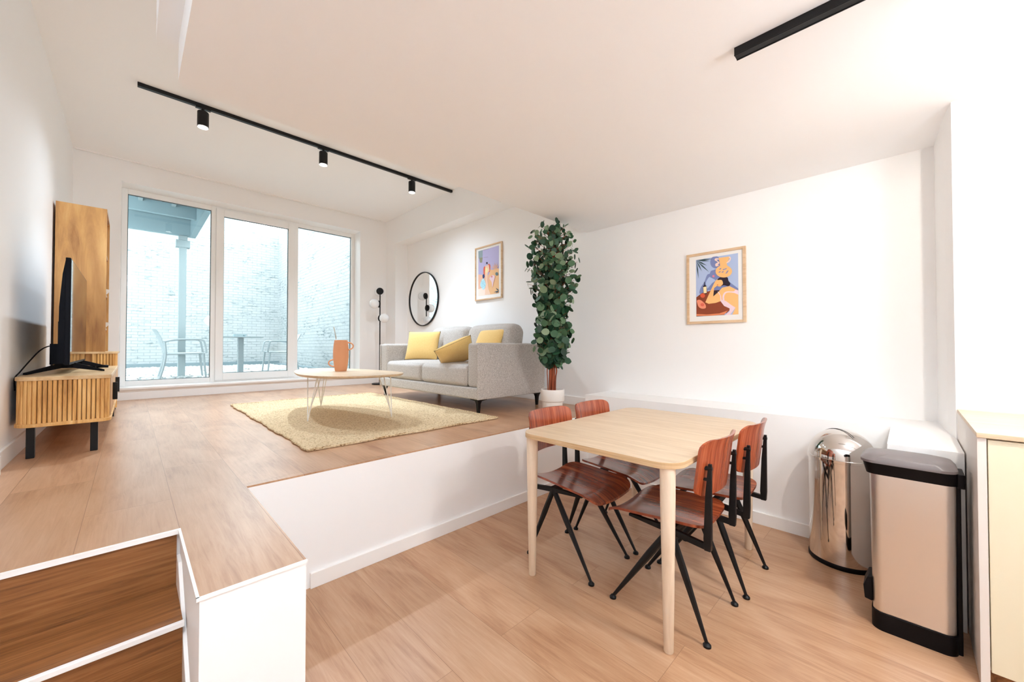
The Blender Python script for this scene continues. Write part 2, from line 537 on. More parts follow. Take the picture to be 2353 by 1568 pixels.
# white edge beads
m = MB()
m.box(XL, 0.128, 1.759, 1.771, ZP - 0.014, ZP + 0.001)
m.box(0.122, 0.129, 1.248, 1.771, ZP - 0.010, ZP + 0.0008)
m.box(0.122, 0.378, 1.246, 1.252, ZP - 0.008, ZP + 0.0008)
struct(m.build('trim_1', 'trim'), 'thin white edge bead along the top step and wall end', 'trim')

# steps
st = thing('stairs', 'three wooden steps with white nosings down to the dining floor', 'stairs', kind='structure')
boxobj('riser', XL, 0.119, 1.772, 1.785, 0.38, ZP - 0.016, 'step', st)
boxobj('tread', XL, 0.119, 1.525, 1.772, 0.368, 0.38, 'step', st)
boxobj('riser', XL, 0.119, 1.533, 1.545, 0.19, 0.368, 'step', st)
boxobj('nosing', XL, 0.122, 1.516, 1.531, 0.366, 0.3815, 'trim', st, 0.002)
boxobj('tread', XL, 0.119, 1.283, 1.533, 0.178, 0.19, 'step', st)
boxobj('nosing', XL, 0.122, 1.274, 1.289, 0.176, 0.1915, 'trim', st, 0.002)
boxobj('riser', XL, 0.119, 1.290, 1.302, 0.0, 0.178, 'step', st)
m = MB()
m.prism([(1.784, 0.0), (1.784, 0.478), (1.715, 0.478), (1.50, 0.300), (1.30, 0.135), (1.262, 0.06), (1.262, 0.0)], 0.119, 0.131, 'x')
m.build('stringer', 'trim', st, bevel=0.002)

# walls
def wall(name, x0, x1, y0, y1, z0, z1, label):
    return struct(boxobj(name, x0, x1, y0, y1, z0, z1, 'wall'), label, 'wall')
wall('wall_left', XL - 0.2, XL, YB - 0.2, YW + 0.3, 0, ZC, 'white left wall behind the television')
wall('wall_rear', XL, XR + 0.2, YB - 0.2, YB, 0, ZC, 'white wall at the kitchen end')
wall('wall_right', XR, XR + 0.2, YB, YW + 0.3, 0, ZC, 'long white right wall with the pictures')
m = MB()
m.box(XL - 0.2, -0.10, YW, YW + 0.34, 0, ZC)
m.box(2.745, XR + 0.2, YW, YW + 0.34, 0, ZC)
m.box(-0.10, 2.745, YW, YW + 0.34, 3.15, ZC)
m.box(-0.10, 2.745, YW, YW + 0.34, 0, 0.69)
struct(m.build('wall_window', 'wall'), 'white end wall around the wide garden window', 'wall')
m = MB()
m.box(3.21, XR, 6.107, YW, ZP, ZC)
m.box(3.21, XR, YE, 6.107, 2.97, ZC)
struct(m.build('wall_pilaster', 'wall'), 'white corner pier and boxed beam along the top of the right wall', 'wall')
# ledge
struct(MB().prism([(3.05, YP + 0.02), (3.05, 0.066), (2.505, 0.066), (2.505, -0.168), (XK, -0.168), (XR, -0.13), (XR, YP + 0.02)], 0.0, 0.75).build('wall_ledge', 'wall'), 'low white boxed ledge along the right wall', 'ledge')
# kitchen side wall
m = MB()
m.prism([(XK, -0.168), (XK, YB), (XR, YB), (XR, -0.13), (3.05, -0.150)], 0, ZD)
struct(m.build('wall_kitchen', 'wall'), 'white wall stepping forward above the kitchen cupboard', 'wall')
# ceilings
struct(boxobj('ceiling', XL - 0.2, XR + 0.2, YB - 0.2, YW + 0.4, ZC, ZC + 0.15, 'ceiling'), 'high white ceiling over the living area', 'ceiling')
m = MB()
pts = [(XR, YB), (XR, YE), (XE + 0.05, YE), (XE + 0.015, YE - 0.012), (XE, YE - 0.05), (XE, YB)]
m.prism(pts, ZD, ZC)
struct(m.build('ceiling_dining', 'ceiling'), 'lower white ceiling slab over the dining area', 'ceiling')
struct(boxobj('ceiling_soffit', 0.066, XE, YB, YE, 2.585, ZC, 'ceiling'), 'narrow stepped soffit beside the lower ceiling', 'ceiling')
# trims
struct(boxobj('trim_2', XL + 0.01, 3.10, YW - 0.03, YW - 0.012, ZC - 0.014, ZC, 'trim'), 'thin white curtain rail along the ceiling above the window', 'curtain rail')
m = MB(); m.box(XL, XL + 0.014, 3.12, YW, ZP, ZP + 0.095); m.box(XL, XL + 0.03, YP, 3.12, ZP, ZP + 0.095)
struct(m.build('baseboard_left', 'trim', bevel=0.002), 'white baseboard along the left wall', 'baseboard')
m = MB(); m.box(XR - 0.014, XR, YP + 0.02, 6.107, ZP, ZP + 0.09)
struct(m.build('baseboard_right', 'trim', bevel=0.002), 'white baseboard behind the sofa', 'baseboard')
m = MB(); m.box(XL, 3.21, YW - 0.014, YW, ZP, ZP + 0.085)
m.box(XL, 3.21, YW - 0.012, YW, ZP + 0.085, 0.69)
struct(m.build('baseboard_window', 'trim', bevel=0.002), 'white baseboard below the window sill', 'baseboard')
struct(boxobj('baseboard_platform', 0.645, 3.05, YP - 0.026, YP - 0.01, 0, 0.075, 'trim', bevel=0.002), 'white baseboard along the foot of the platform', 'baseboard')
struct(boxobj('baseboard_ledge', 3.034, 3.05, 0.066, YP - 0.026, 0, 0.08, 'trim', bevel=0.002), 'white baseboard along the foot of the ledge', 'baseboard')

# ------------------------------------------------------------------ window
YF = YW + 0.25   # inner face of the frame
struct(boxobj('trim_3', -0.10, 2.745, YW - 0.035, YF, 0.69, 0.715, 'trim', bevel=0.003), 'white window sill board', 'window sill')
def ring(mb, x0, x1, z0, z1, w, y0, y1, wb=None, wt=None):
    wb = wb or w; wt = wt or w
    mb.box(x0, x0 + w, y0, y1, z0, z1); mb.box(x1 - w, x1, y0, y1, z0, z1)
    mb.box(x0 + w, x1 - w, y0, y1, z0, z0 + wb); mb.box(x0 + w, x1 - w, y0, y1, z1 - wt, z1)
def pane(par, x0, x1, z0, z1, y):
    g = MB(); ring(g, x0 - 0.001, x1 + 0.001, z0 - 0.001, z1 + 0.001, 0.007, y - 0.004, y + 0.02)
    g.build('gasket', 'gasket', par)
    MB().box(x0 + 0.003, x1 - 0.003, y + 0.004, y + 0.010, z0 + 0.003, z1 - 0.003).build('glass_pane', 'glass', par)
w1 = thing('window_1', 'fixed left pane of the garden window, the widest of three', 'window', kind='structure')
m = MB(); ring(m, -0.10, 0.825, 0.715, 3.15, 0.052, YF, YF + 0.07, 0.062, 0.062); m.build('window_frame', 'upvc', w1, bevel=0.004)
pane(w1, -0.048, 0.773, 0.777, 3.088, YF + 0.03)
w2 = thing('window_2', 'middle opening door of the garden window with a thick white sash', 'window', kind='structure')
m = MB(); ring(m, 0.825, 1.812, 0.735, 3.125, 0.088, YF - 0.02, YF + 0.06, 0.095, 0.095); m.build('sash', 'upvc', w2, bevel=0.005)
m = MB(); m.box(0.825, 1.812, YF, YF + 0.07, 0.715, 0.735); m.box(0.825, 1.812, YF, YF + 0.07, 3.125, 3.15); m.build('window_frame', 'upvc', w2)
pane(w2, 0.913, 1.724, 0.830, 3.030, YF + 0.015)
w3 = thing('window_3', 'fixed right pane of the garden window beside the reveal', 'window', kind='structure')
m = MB(); ring(m, 1.812, 2.745, 0.715, 3.15, 0.050, YF, YF + 0.07, 0.062, 0.062); m.build('window_frame', 'upvc', w3, bevel=0.004)
pane(w3, 1.862, 2.695, 0.777, 3.088, YF + 0.03)

# ------------------------------------------------------------------ courtyard
ZG = 0.66
struct(boxobj('courtyard_ground', -5, 3.3, YW + 0.34, 13.6, 0.5, ZG, 'pebble'), 'pale courtyard ground under the pebbles', 'ground')
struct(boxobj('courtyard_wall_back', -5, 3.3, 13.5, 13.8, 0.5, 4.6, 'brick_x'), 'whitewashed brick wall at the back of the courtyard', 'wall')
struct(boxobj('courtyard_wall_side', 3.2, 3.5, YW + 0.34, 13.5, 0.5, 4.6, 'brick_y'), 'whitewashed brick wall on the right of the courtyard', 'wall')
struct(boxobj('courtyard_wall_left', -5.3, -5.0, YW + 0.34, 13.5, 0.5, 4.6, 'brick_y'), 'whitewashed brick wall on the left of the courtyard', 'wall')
m = MB(); m.box(-5, 3.2, 13.3, 13.5, ZG, ZG + 0.11); m.box(3.02, 3.2, YW + 0.34, 13.3, ZG, ZG + 0.05)
struct(m.build('courtyard_kerb', 'curb'), 'low grey kerb at the foot of the courtyard walls', 'kerb')
# pebbles
pb = MB()
ico = bmesh.new(); bmesh.ops.create_icosphere(ico, subdivisions=1, radius=1.0)
ico_v = [v.co.copy() for v in ico.verts]; ico_f = [[v.index for v in f.verts] for f in ico.faces]; ico.free()
rp = random.Random(3)
for i in range(5200):
    y = 7.0 + 6.2 * rp.random(); x = -0.9 + 3.9 * rp.random()
    r = rp.uniform(0.022, 0.05)
    rot = Matrix.Rotation(rp.random() * 6.28, 3, 'Z') @ Matrix.Diagonal((r * rp.uniform(0.9, 1.5), r, r * 0.6))
    vv = [pb.bm.verts.new(rot @ c + Vector((x, y, ZG + r * 0.3))) for c in ico_v]
    for f in ico_f:
        pb.bm.faces.new([vv[k] for k in f])
tag(pb.build('pebbles', 'pebbles', smooth=True), 'loose white pebbles covering the courtyard ground', 'gravel', kind='stuff')

# balcony over the left of the courtyard
bal = thing('balcony', 'grey steel balcony overhead outside the left window pane', 'balcony')
m = MB()
m.box(-4.8, 0.80, 8.80, 8.88, 3.13, 3.42)
m.box(0.72, 0.80, 7.0, 8.80, 3.13, 3.42)
m.box(-4.8, 0.72, 7.9, 7.96, 3.22, 3.42)
m.build('edge_beam', 'galv_dark', bal, bevel=0.004)
m = MB()
for k in range(62):
    y = 6.92 + k * 0.031
    m.box(-4.8, 0.80, y, y + 0.018, 3.42, 3.45)
m.box(-4.8, 0.80, 6.9, 8.9, 3.45, 3.50)
m.build('deck', 'galv_dark', bal)
m = MB()
for x in (-0.75, -0.35, 0.05, 0.42):
    m.box(x, x + 0.05, 6.95, 7.9, 3.36, 3.42)
m.build('joist', 'galv', bal)
m = MB(); m.box(0.575, 0.675, 8.79, 8.89, ZG, 3.05); m.build('post', 'galv', bal, bevel=0.006)
m = MB(); m.box(0.53, 0.72, 8.77, 8.91, 2.93, 3.05); m.box(0.565, 0.685, 8.78, 8.90, 3.05, 3.13); m.build('post_cap', 'galv', bal, bevel=0.004)

nb = thing('neighbour_building', 'pale building rising just above the back courtyard wall', 'building')
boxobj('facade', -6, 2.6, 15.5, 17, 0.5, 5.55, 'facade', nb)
m = MB()
for k in range(24):
    m.box(-6 + k * 0.36, -5.98 + k * 0.36, 15.46, 15.5, 4.3, 5.5)
m.build('cladding_ribs', 'galv', nb)
boxobj('coping', -6, 2.65, 15.42, 17, 5.55, 5.62, 'galv', nb)

# garden chair (pale plastic armchair), local +x is the way it faces
def garden_chair(label):
    t = thing('garden_chair', label, 'chair', group='garden armchairs')
    m = MB(); m.rbox((0.02, 0, 0.43), (0.46, 0.44, 0.025), 0.012, 4); m.build('seat', 'garden', t, smooth=True)
    m = MB()
    prof = [(-0.20, 0.44), (-0.235, 0.56), (-0.27, 0.68), (-0.32, 0.79), (-0.34, 0.815)]
    n = 10
    rings = []
    for px, pz in prof:
        f = []
        for k in range(n + 1):
            y = -0.20 + 0.40 * k / n
            cx = px - 0.035 * (1 - (y / 0.20) ** 2)
            f.append((cx, y, pz))
        for k in range(n, -1, -1):
            y = -0.20 + 0.40 * k / n
            cx = px - 0.035 * (1 - (y / 0.20) ** 2) - 0.012
            f.append((cx, y, pz))
        rings.append(f)
    m.loft(rings); m.build('backrest', 'garden', t, smooth=True)
    for s in (-1, 1):
        y = s * 0.235
        m = MB(); m.tube(smooth_path([(-0.235, y, 0.62), (-0.10, y, 0.655), (0.15, y, 0.665), (0.235, y, 0.655), (0.26, y, 0.62), (0.285, y, 0.50), (0.29, y, 0.43)], 6), 0.015, 8)
        m.build('armrest', 'garden', t, smooth=True)
        m = MB(); m.tube([(0.25, y, 0.43), (0.29, y, 0.0)], [0.02, 0.013], 8); m.build('leg', 'garden', t, smooth=True)
        m = MB(); m.tube(smooth_path([(-0.24, y, 0.62), (-0.225, y, 0.42), (-0.25, y, 0.22), (-0.30, y, 0.0)], 5), 0.017, 8); m.build('leg', 'garden', t, smooth=True)
        m = MB(); m.tube([(-0.225, y, 0.42), (0.25, y, 0.43)], 0.014, 8); m.build('seat_rail', 'garden', t, smooth=True)
    return t
g1 = garden_chair('pale grey plastic garden armchair left of the outdoor table'); g1.location = (0.62, 8.55, ZG)
g2 = copy_tree(g1); g2['label'] = 'pale grey plastic garden armchair right of the outdoor table'
g2.location = (2.30, 9.45, ZG); g2.rotation_euler = (0, 0, PI)
gt = thing('garden_table', 'round grey pedestal table on the pebbles outside', 'table', (1.53, 9.15, ZG))
MB().lathe([(0.02, 0.715), (0.36, 0.715), (0.38, 0.722), (0.38, 0.732), (0.02, 0.735)], 40).build('tabletop', 'garden', gt, smooth=True)
MB().box(-0.045, 0.045, -0.045, 0.045, 0.02, 0.715).build('column', 'garden', gt, bevel=0.008)
MB().lathe([(0.22, 0.0), (0.22, 0.012), (0.08, 0.03), (0.05, 0.05)], 32).build('base', 'garden', gt, smooth=True)
m = MB(); m.box(-0.10, 0.10, -0.07, 0.07, 0, 0.018); m.box(-0.09, 0.11, -0.055, 0.06, 0.03, 0.045); m.box(-0.09, -0.07, -0.05, 0.05, 0.015, 0.032); m.box(0.07, 0.09, -0.05, 0.05, 0.015, 0.032)
tag(m.build('tray', 'galv_dark', loc=(1.50, 9.1, ZG + 0.7355), bevel=0.002), 'small grey tray lying on the round garden table', 'tray')

# ------------------------------------------------------------------ track lights
def spot(loc, power, col, size, blend, radius=0.028, rot=(0, 0, 0)):
    l = bpy.data.lights.new('spot_lamp', 'SPOT'); l.energy = power; l.color = col
    l.spot_size = math.radians(size); l.spot_blend = blend; l.shadow_soft_size = radius
    o = bpy.data.objects.new('spot_lamp', l); C.objects.link(o); o.location = loc; o.rotation_euler = rot
    return o

def spotlight(par, x, y, z0):
    """z0: underside of the rail, in the parent's space"""
    m = MB(); m.lathe([(0.043, -0.172), (0.043, -0.040), (0.040, -0.036)], 28, (x, y, z0)); m.tube([(x, y, z0 - 0.04), (x, y, z0)], 0.012, 10)
    b = m.build('spotlight', 'black', par, smooth=True)
    return b
tl = thing('track_light', 'long black ceiling track with three cylinder spotlights above the living area', 'track light', (0, 4.48, 0))
m = MB(); m.box(0.015, 3.215, -0.018, 0.018, ZC - 0.032, ZC)
m.build('rail', 'black', tl, bevel=0.002)
for x in (0.447, 1.489, 2.58):
    b = spotlight(tl, x, 0, ZC - 0.032)
    MB().box(x - 0.055, x + 0.055, -0.016, 0.016, ZC - 0.042, ZC - 0.032).build('adapter', 'black', b)
    MB().lathe([(0.0385, ZC - 0.209), (0.036, ZC - 0.2055), (0.001, ZC - 0.2055)], 28, (x, 0, 0)).build('lens', 'lamp', b, smooth=True)
    spot((x, 4.48, ZC - 0.214), P_LIVING * 1.35, COL_LIVING, 88, 0.5)
    spot((x, 4.48, ZC - 0.214), P_LIVING * 1.45, COL_LIVING, 150, 1.0)
td = thing('track_light', 'short black ceiling track above the dining table at the top right', 'track light', (1.745, 0, 0))
m = MB(); m.box(-0.018, 0.018, -2.2, 0.475, ZD - 0.033, ZD)
m.box(-0.0195, -0.014, -2.2, 0.475, ZD - 0.035, ZD - 0.030); m.box(0.014, 0.0195, -2.2, 0.475, ZD - 0.035, ZD - 0.030)
m.build('rail', 'black', td, bevel=0.001)
for y in (-0.36, -1.25, -2.0):
    b = spotlight(td, 0, y, ZD - 0.033)
    MB().lathe([(0.0385, ZD - 0.210), (0.036, ZD - 0.2065), (0.001, ZD - 0.2065)], 28, (0, y, 0)).build('lens', 'lamp', b, smooth=True)
    if y > -1:      # the front lamp is turned towards the long wall
        aim = Vector((1.55, 1.0, -1.35)).to_track_quat('-Z', 'Y').to_euler()
        spot((1.745, y, ZD - 0.215), P_DINING * 1.2, COL_DINING, 130, 0.7, 0.018, aim)
    else:  # unseen rear spots, added so that bounced light lifts the ceiling
        spot((1.745, y, ZD - 0.215), P_DINING * 0.4, COL_DINING, 172, 0.5, 0.022)

# fill lamps added out of view to brighten the ceilings, shaped as globe pendants
def globe(x, y, zc, drop, power, lab):
    g = thing('added_fill_globe', lab, 'ceiling lamp', (x, y, zc - drop))
    MB().lathe([(0.06, drop - 0.025), (0.06, drop)], 24).build('ceiling_rose', 'trim', g, smooth=True)
    m = MB(); m.tube([(0, 0, 0.13), (0, 0, drop - 0.02)], 0.006, 8); m.build('rod', 'trim', g, smooth=True)
    m = MB(); m.sphere((0, 0, 0), 0.14, 32, 20); m.build('globe_shade', GLOBE, g, smooth=True)
    l = bpy.data.lights.new('fill_globe_light', 'POINT'); l.energy = power; l.color = COL_FILL; l.shadow_soft_size = 0.145
    o = bpy.data.objects.new('fill_globe_light', l); C.objects.link(o); o.location = (x, y, zc - drop)
gm = NT('fill_globe_opal')
tb = gm.n('ShaderNodeBsdfTranslucent'); tb.inputs[0].default_value = (0.9, 0.9, 0.9, 1)
tr_ = gm.n('ShaderNodeBsdfTransparent')
mx_ = gm.n('ShaderNodeMixShader'); mx_.inputs[0].default_value = 0.25
gm.l(tr_.outputs[0], mx_.inputs[1]); gm.l(tb.outputs[0], mx_.inputs[2]); gm.l(mx_.outputs[0], gm.out.inputs[0])
GLOBE = gm.m
globe(1.65, -0.80, ZD, 0.45, P_KITCHEN_FILL, 'added unseen fill lamp on the kitchen side, shaped as an opal pendant')
globe(-0.05, -0.60, ZC, 0.50, P_HALL_FILL, 'added unseen fill lamp above the hall by the steps, shaped as an opal pendant')

# ------------------------------------------------------------------ television cabinet
X0, X1, Y0, Y1 = -0.462, -0.083, 3.41, 4.97
ZT0, ZT1 = 0.748, 1.030
tv = thing('television_cabinet', 'low wooden cabinet with ribbed rounded end and black legs', 'cabinet')
out = rrect(X0, X1, Y0, Y1, [0.0, 0.0, 0.085, 0.05], 8)
m = MB(); m.prism(out, ZT1 - 0.022, ZT1); m.build('top', 'mango_top', tv, bevel=0.003)
m = MB(); m.prism(out, ZT0, ZT0 + 0.02); m.build('base', 'mango_slat', tv, bevel=0.003)
inn = rrect(X0 + 0.02, X1 - 0.02, Y0 + 0.02, Y1, [0, 0, 0.07, 0.035], 8)
m = MB(); m.prism(inn, ZT0 + 0.02, ZT1 - 0.022); m.build('carcass', 'groove', tv)
def slats(par, x0, x1, y0, rl, rr, z0, z1, pitch=0.0188, w=0.0158, d=0.012):
    """upright slats around a rounded end that faces -y"""
    path = []
    for i in range(13):
        t = PI + PI / 2 * i / 12
        path.append((x0 + rl + rl * math.cos(t), y0 + rl + rl * math.sin(t)))
    for i in range(13):
        t = 1.5 * PI + PI / 2 * i / 12
        path.append((x1 - rr + rr * math.cos(t), y0 + rr + rr * math.sin(t)))
    pts = []
    acc = 0.0
    for a, b in zip(path, path[1:]):
        L = math.dist(a, b)
        if L < 1e-6: continue
        while acc < L:
            f = acc / L
            pts.append(((a[0] + (b[0] - a[0]) * f, a[1] + (b[1] - a[1]) * f), math.atan2(b[1] - a[1], b[0] - a[0])))
            acc += pitch
        acc -= L
    m = MB()
    for (px, py), a in pts:
        c, s = math.cos(a), math.sin(a)
        q = []
        for u, v in ((-w / 2, 0), (-w / 4, -d * 0.32), (w / 4, -d * 0.32), (w / 2, 0), (w / 2, d), (-w / 2, d)):
            q.append((px + u * c - v * s, py + u * s + v * c))
        m.prism(q, z0, z1)
    return m.build('ribbed_end', 'mango_slat', par)
slats(tv, X0 + 0.010, X1 - 0.010, Y0 + 0.010, 0.078, 0.042, ZT0 + 0.02, ZT1 - 0.022)
for k in range(3):
    ya = Y0 + 0.07 + k * 0.505
    d = boxobj('door', X1 - 0.02, X1 - 0.006, ya, ya + 0.49, ZT0 + 0.026, ZT1 - 0.028, 'mango', tv, 0.002)
    if k != 1:
        yh = ya + (0.42 if k == 0 else 0.06)
        boxobj('handle', X1 - 0.008, X1 + 0.018, yh, yh + 0.018, 0.83, 0.95, 'black', d, 0.002)
for x, y in ((-0.40, 3.475), (-0.155, 3.475), (-0.40, 4.85), (-0.155, 4.85)):
    boxobj('leg', x - 0.016, x + 0.016, y - 0.016, y + 0.016, ZP, ZT0, 'black', tv, 0.002)

# television
t = thing('television', 'thin black flat television on splayed feet, seen almost edge on', 'television', (0, 0, 0))
TX, TY0, TY1, TZ0, TZ1 = -0.266, 3.56, 4.72, 1.088, 1.742
m = MB(); m.box(TX - 0.022, TX, TY0, TY1, TZ0, TZ1); m.build('bezel', 'tvback', t, bevel=0.003)
ts = NT('television_screen'); ts.b.inputs['Base Color'].default_value = (0.01, 0.01, 0.012, 1); ts.b.inputs['Roughness'].default_value = 0.04
MB().box(TX, TX + 0.0015, TY0 + 0.008, TY1 - 0.008, TZ0 + 0.016, TZ1 - 0.008).build('screen', ts.m, t)
m = MB()
m.prism([(TX - 0.022, TZ0 + 0.01), (TX - 0.022, TZ1 - 0.01), (TX - 0.034, TZ1 - 0.10), (TX - 0.046, TZ1 - 0.30), (TX - 0.048, TZ0 + 0.01)], TY0 + 0.01, TY1 - 0.01, 'y')
m.box(TX - 0.062, TX - 0.04, TY0 + 0.16, TY1 - 0.16, TZ0 + 0.01, TZ0 + 0.27)
m.box(TX - 0.098, TX - 0.04, TY0 + 0.20, TY1 - 0.20, TZ0 + 0.0, TZ0 + 0.13)
m.build('back_shell', 'tvback', t)
for y in (3.86, 4.50):
    m = MB()
    m.loft([[(TX - 0.195, y - 0.15, ZT1), (TX - 0.178, y - 0.165, ZT1), (TX - 0.178, y - 0.165, ZT1 + 0.012), (TX - 0.195, y - 0.15, ZT1 + 0.012)],
            [(TX - 0.055, y - 0.012, ZT1 + 0.03), (TX - 0.055, y + 0.018, ZT1 + 0.03), (TX - 0.055, y + 0.018, ZT1 + 0.066), (TX - 0.055, y - 0.012, ZT1 + 0.066)],
            [(TX - 0.005, y - 0.012, ZT1 + 0.03), (TX - 0.005, y + 0.018, ZT1 + 0.03), (TX - 0.005, y + 0.018, ZT1 + 0.066), (TX - 0.005, y - 0.012, ZT1 + 0.066)],
            [(TX + 0.135, y + 0.07, ZT1), (TX + 0.12, y + 0.09, ZT1), (TX + 0.12, y + 0.09, ZT1 + 0.012), (TX + 0.135, y + 0.07, ZT1 + 0.012)]])
    m.build('foot', 'tvback', t)
m = MB(); m.tube(smooth_path([(TX - 0.06, 3.90, 1.215), (TX - 0.10, 3.80, 1.205), (TX - 0.125, 3.68, 1.18), (TX - 0.155, 3.60, 1.12), (TX - 0.185, 3.545, 1.055), (XL + 0.012, 3.54, 1.02), (XL + 0.010, 3.56, 0.95)], 8), 0.0035, 8)
tag(m.build('power_cable', 'blackp', smooth=True), 'black cable hanging from the back of the television', 'cable')
m = MB(); m.rbox((0, 0, 0.0095), (0.045, 0.15, 0.019), 0.008, 3)
tag(m.build('remote_control', 'blackp', loc=(-0.185, 4.60, ZT1 + 0.0005), rot=(0, 0, -0.5), smooth=True), 'small black remote control lying on the ribbed cabinet', 'remote control')

# bookcase
bc = thing('bookcase', 'tall wooden bookcase in the corner with a ribbed lower cupboard', 'bookcase')
BX, BY0, BY1 = -0.165, 5.0, 5.62
ZL = 1.155
ZB = 2.43
out = rrect(-0.465, -0.083, 4.985, 5.66, [0, 0, 0.0, 0.05], 6)
m = MB(); m.prism(out, ZL - 0.018, ZL); m.build('lower_top', 'mango_top', bc, bevel=0.002)
m = MB(); m.prism(rrect(-0.465, -0.10, 5.01, 5.65, [0, 0, 0, 0.05], 6), ZP + 0.06, ZL - 0.018); m.build('lower_carcass', 'mango', bc)
slats(bc, -0.24, -0.09, 4.992, 0.005, 0.045, ZP + 0.08, ZL - 0.018)
boxobj('side_panel', -0.465, BX, BY0, BY0 + 0.022, ZL, ZB, 'mango', bc)
boxobj('side_panel', -0.465, BX, BY1 - 0.022, BY1, ZL, ZB, 'mango', bc)
boxobj('top_panel', -0.465, BX, BY0 + 0.022, BY1 - 0.022, ZB - 0.022, ZB, 'mango', bc)
boxobj('back_panel', -0.465, -0.455, BY0 + 0.022, BY1 - 0.022, ZL, ZB - 0.022, 'mango', bc)
for z in (1.36, 1.68, 2.05):
    boxobj('shelf', -0.455, BX - 0.01, BY0 + 0.022, BY1 - 0.022, z, z + 0.02, 'mango', bc)
for x in (-0.44, -0.12):
    for y in (5.04, 5.60):
        boxobj('leg', x - 0.015, x + 0.015, y - 0.015, y + 0.015, ZP, ZP + 0.062, 'black', bc)
for z, lab in ((1.38, 'small white bowl peeking out of the lower bookcase shelf'), (1.70, 'small white bowl peeking out of the middle bookcase shelf')):
    m = MB(); m.lathe([(0.028, 0), (0.045, 0.02), (0.062, 0.055), (0.058, 0.055), (0.042, 0.024), (0.003, 0.012)], 24)  # stand-in shape for an unclear white sliver at the shelf edge
    tag(m.build('ornament', 'pot', loc=(-0.212, 5.46, z), smooth=True), lab, 'ornament', 'white ornaments in the bookcase')

# ------------------------------------------------------------------ rug, coffee table, vase
rug = thing('jute_rug', 'large rectangular woven jute rug under the coffee table', 'rug', (0, 0, ZP))
m = MB()
nx, ny = 90, 140
rx0, rx1, ry0, ry1 = 0.765, 2.295, 2.515, 5.06
rr = random.Random(11)
grid = []
for i in range(nx + 1):
    row = []
    for j in range(ny + 1):
        x = rx0 + (rx1 - rx0) * i / nx; y = ry0 + (ry1 - ry0) * j / ny
        x += 0.006 * math.sin(y * 9) + 0.004 * math.sin(y * 31); y += 0.006 * math.sin(x * 11)
        row.append(m.bm.verts.new((x, y, 0.009 + rr.random() * 0.003)))
    grid.append(row)
for i in range(nx):
    for j in range(ny):
        m.face([grid[i][j], grid[i + 1][j], grid[i + 1][j + 1], grid[i][j + 1]])
m.build('weave', 'jute', rug, smooth=True)
m = MB()
path = []
for i in range(0, nx + 1, 1): path.append((rx0 + (rx1 - rx0) * i / nx, ry0))
for j in range(1, ny + 1): path.append((rx1, ry0 + (ry1 - ry0) * j / ny))
for i in range(nx - 1, -1, -1): path.append((rx0 + (rx1 - rx0) * i / nx, ry1))
for j in range(ny - 1, -1, -1): path.append((rx0, ry0 + (ry1 - ry0) * j / ny))
pp = []
for k, (x, y) in enumerate(path):
    xx = x + 0.006 * math.sin(y * 9) + 0.004 * math.sin(y * 31); yy = y + 0.006 * math.sin(x * 11)
    pp.append((xx, yy, 0.009))
m.tube(pp, [0.008 + 0.0015 * (k % 2) for k in range(len(pp))], 8)
m.build('braided_border', 'jute', rug, smooth=True)

ct = thing('coffee_table', 'rounded triangular pale wood coffee table on white hairpin legs', 'table', (0, 0, ZP))
outl = catmull([(0.985, 3.36), (1.10, 3.06), (1.36, 2.93), (1.62, 2.98), (1.73, 3.20), (1.71, 3.60), (1.62, 4.02), (1.47, 4.32), (1.28, 4.36), (1.13, 4.12), (1.02, 3.74)], 8)
m = MB()
rings = []
cx = sum(p[0] for p in outl) / len(outl); cy = sum(p[1] for p in outl) / len(outl)
def shr(k): return [(cx + (p[0] - cx) * k, cy + (p[1] - cy) * k) for p in outl]
rings = [[(a, b, 0.383) for a, b in shr(0.965)], [(a, b, 0.392) for a, b in shr(0.992)], [(a, b, 0.403) for a, b in shr(1.0)]]
m.loft(rings); m.build('tabletop', 'oak_top', ct)
for (fx, fy) in ((1.045, 3.47), (1.635, 3.17), (1.41, 4.26)):
    d = Vector((cx - fx, cy - fy)).normalized(); n = Vector((-d.y, d.x))
    m = MB()
    tp = Vector((fx, fy)) + d * 0.045
    a = tp + n * 0.055; b = tp - n * 0.055; c_ = tp + d * 0.09
    m.tube([(a.x, a.y, 0.380), (fx, fy, 0.014)], 0.0045, 8)
    m.tube([(b.x, b.y, 0.380), (fx, fy, 0.014)], 0.0045, 8)
    m.tube([(c_.x, c_.y, 0.380), (fx + d.x * 0.02, fy + d.y * 0.02, 0.10), (fx, fy, 0.016)], 0.004, 8)
    m.box(tp.x - 0.05, tp.x + 0.05, tp.y - 0.05, tp.y + 0.05, 0.379, 0.383)
    m.build('hairpin_leg', 'white_metal', ct)

vz = thing('vase', 'tall terracotta vase with two small ring handles on the coffee table', 'vase', (1.39, 3.68, ZP + 0.403))
MB().lathe([(0.046, 0.0), (0.051, 0.008), (0.060, 0.06), (0.067, 0.13), (0.067, 0.19), (0.062, 0.25), (0.056, 0.286), (0.052, 0.288), (0.050, 0.284), (0.055, 0.24), (0.058, 0.15), (0.045, 0.02), (0.002, 0.012)], 36).build('body', 'terracotta', vz, smooth=True)
R_ = Vector((0.713, -0.701, 0))
for s, zc, mz in ((1, 0.232, 0.034), (-1, 0.075, 0.032)):
    p = []
    for i in range(13):
        a = -PI / 2 + PI * i / 12
        rad = 0.062 + 0.052 * math.cos(a) if i not in (0, 12) else 0.058
        p.append((R_.x * s * rad, R_.y * s * rad, zc + mz * math.sin(a)))
    MB().tube(p, 0.0062, 8).build('handle', 'terracotta', vz, smooth=True)
sp = thing('dried_sprig', 'thin dried grass sprig standing in the terracotta vase', 'dried sprig', (1.39, 3.68, ZP + 0.403))
m = MB()
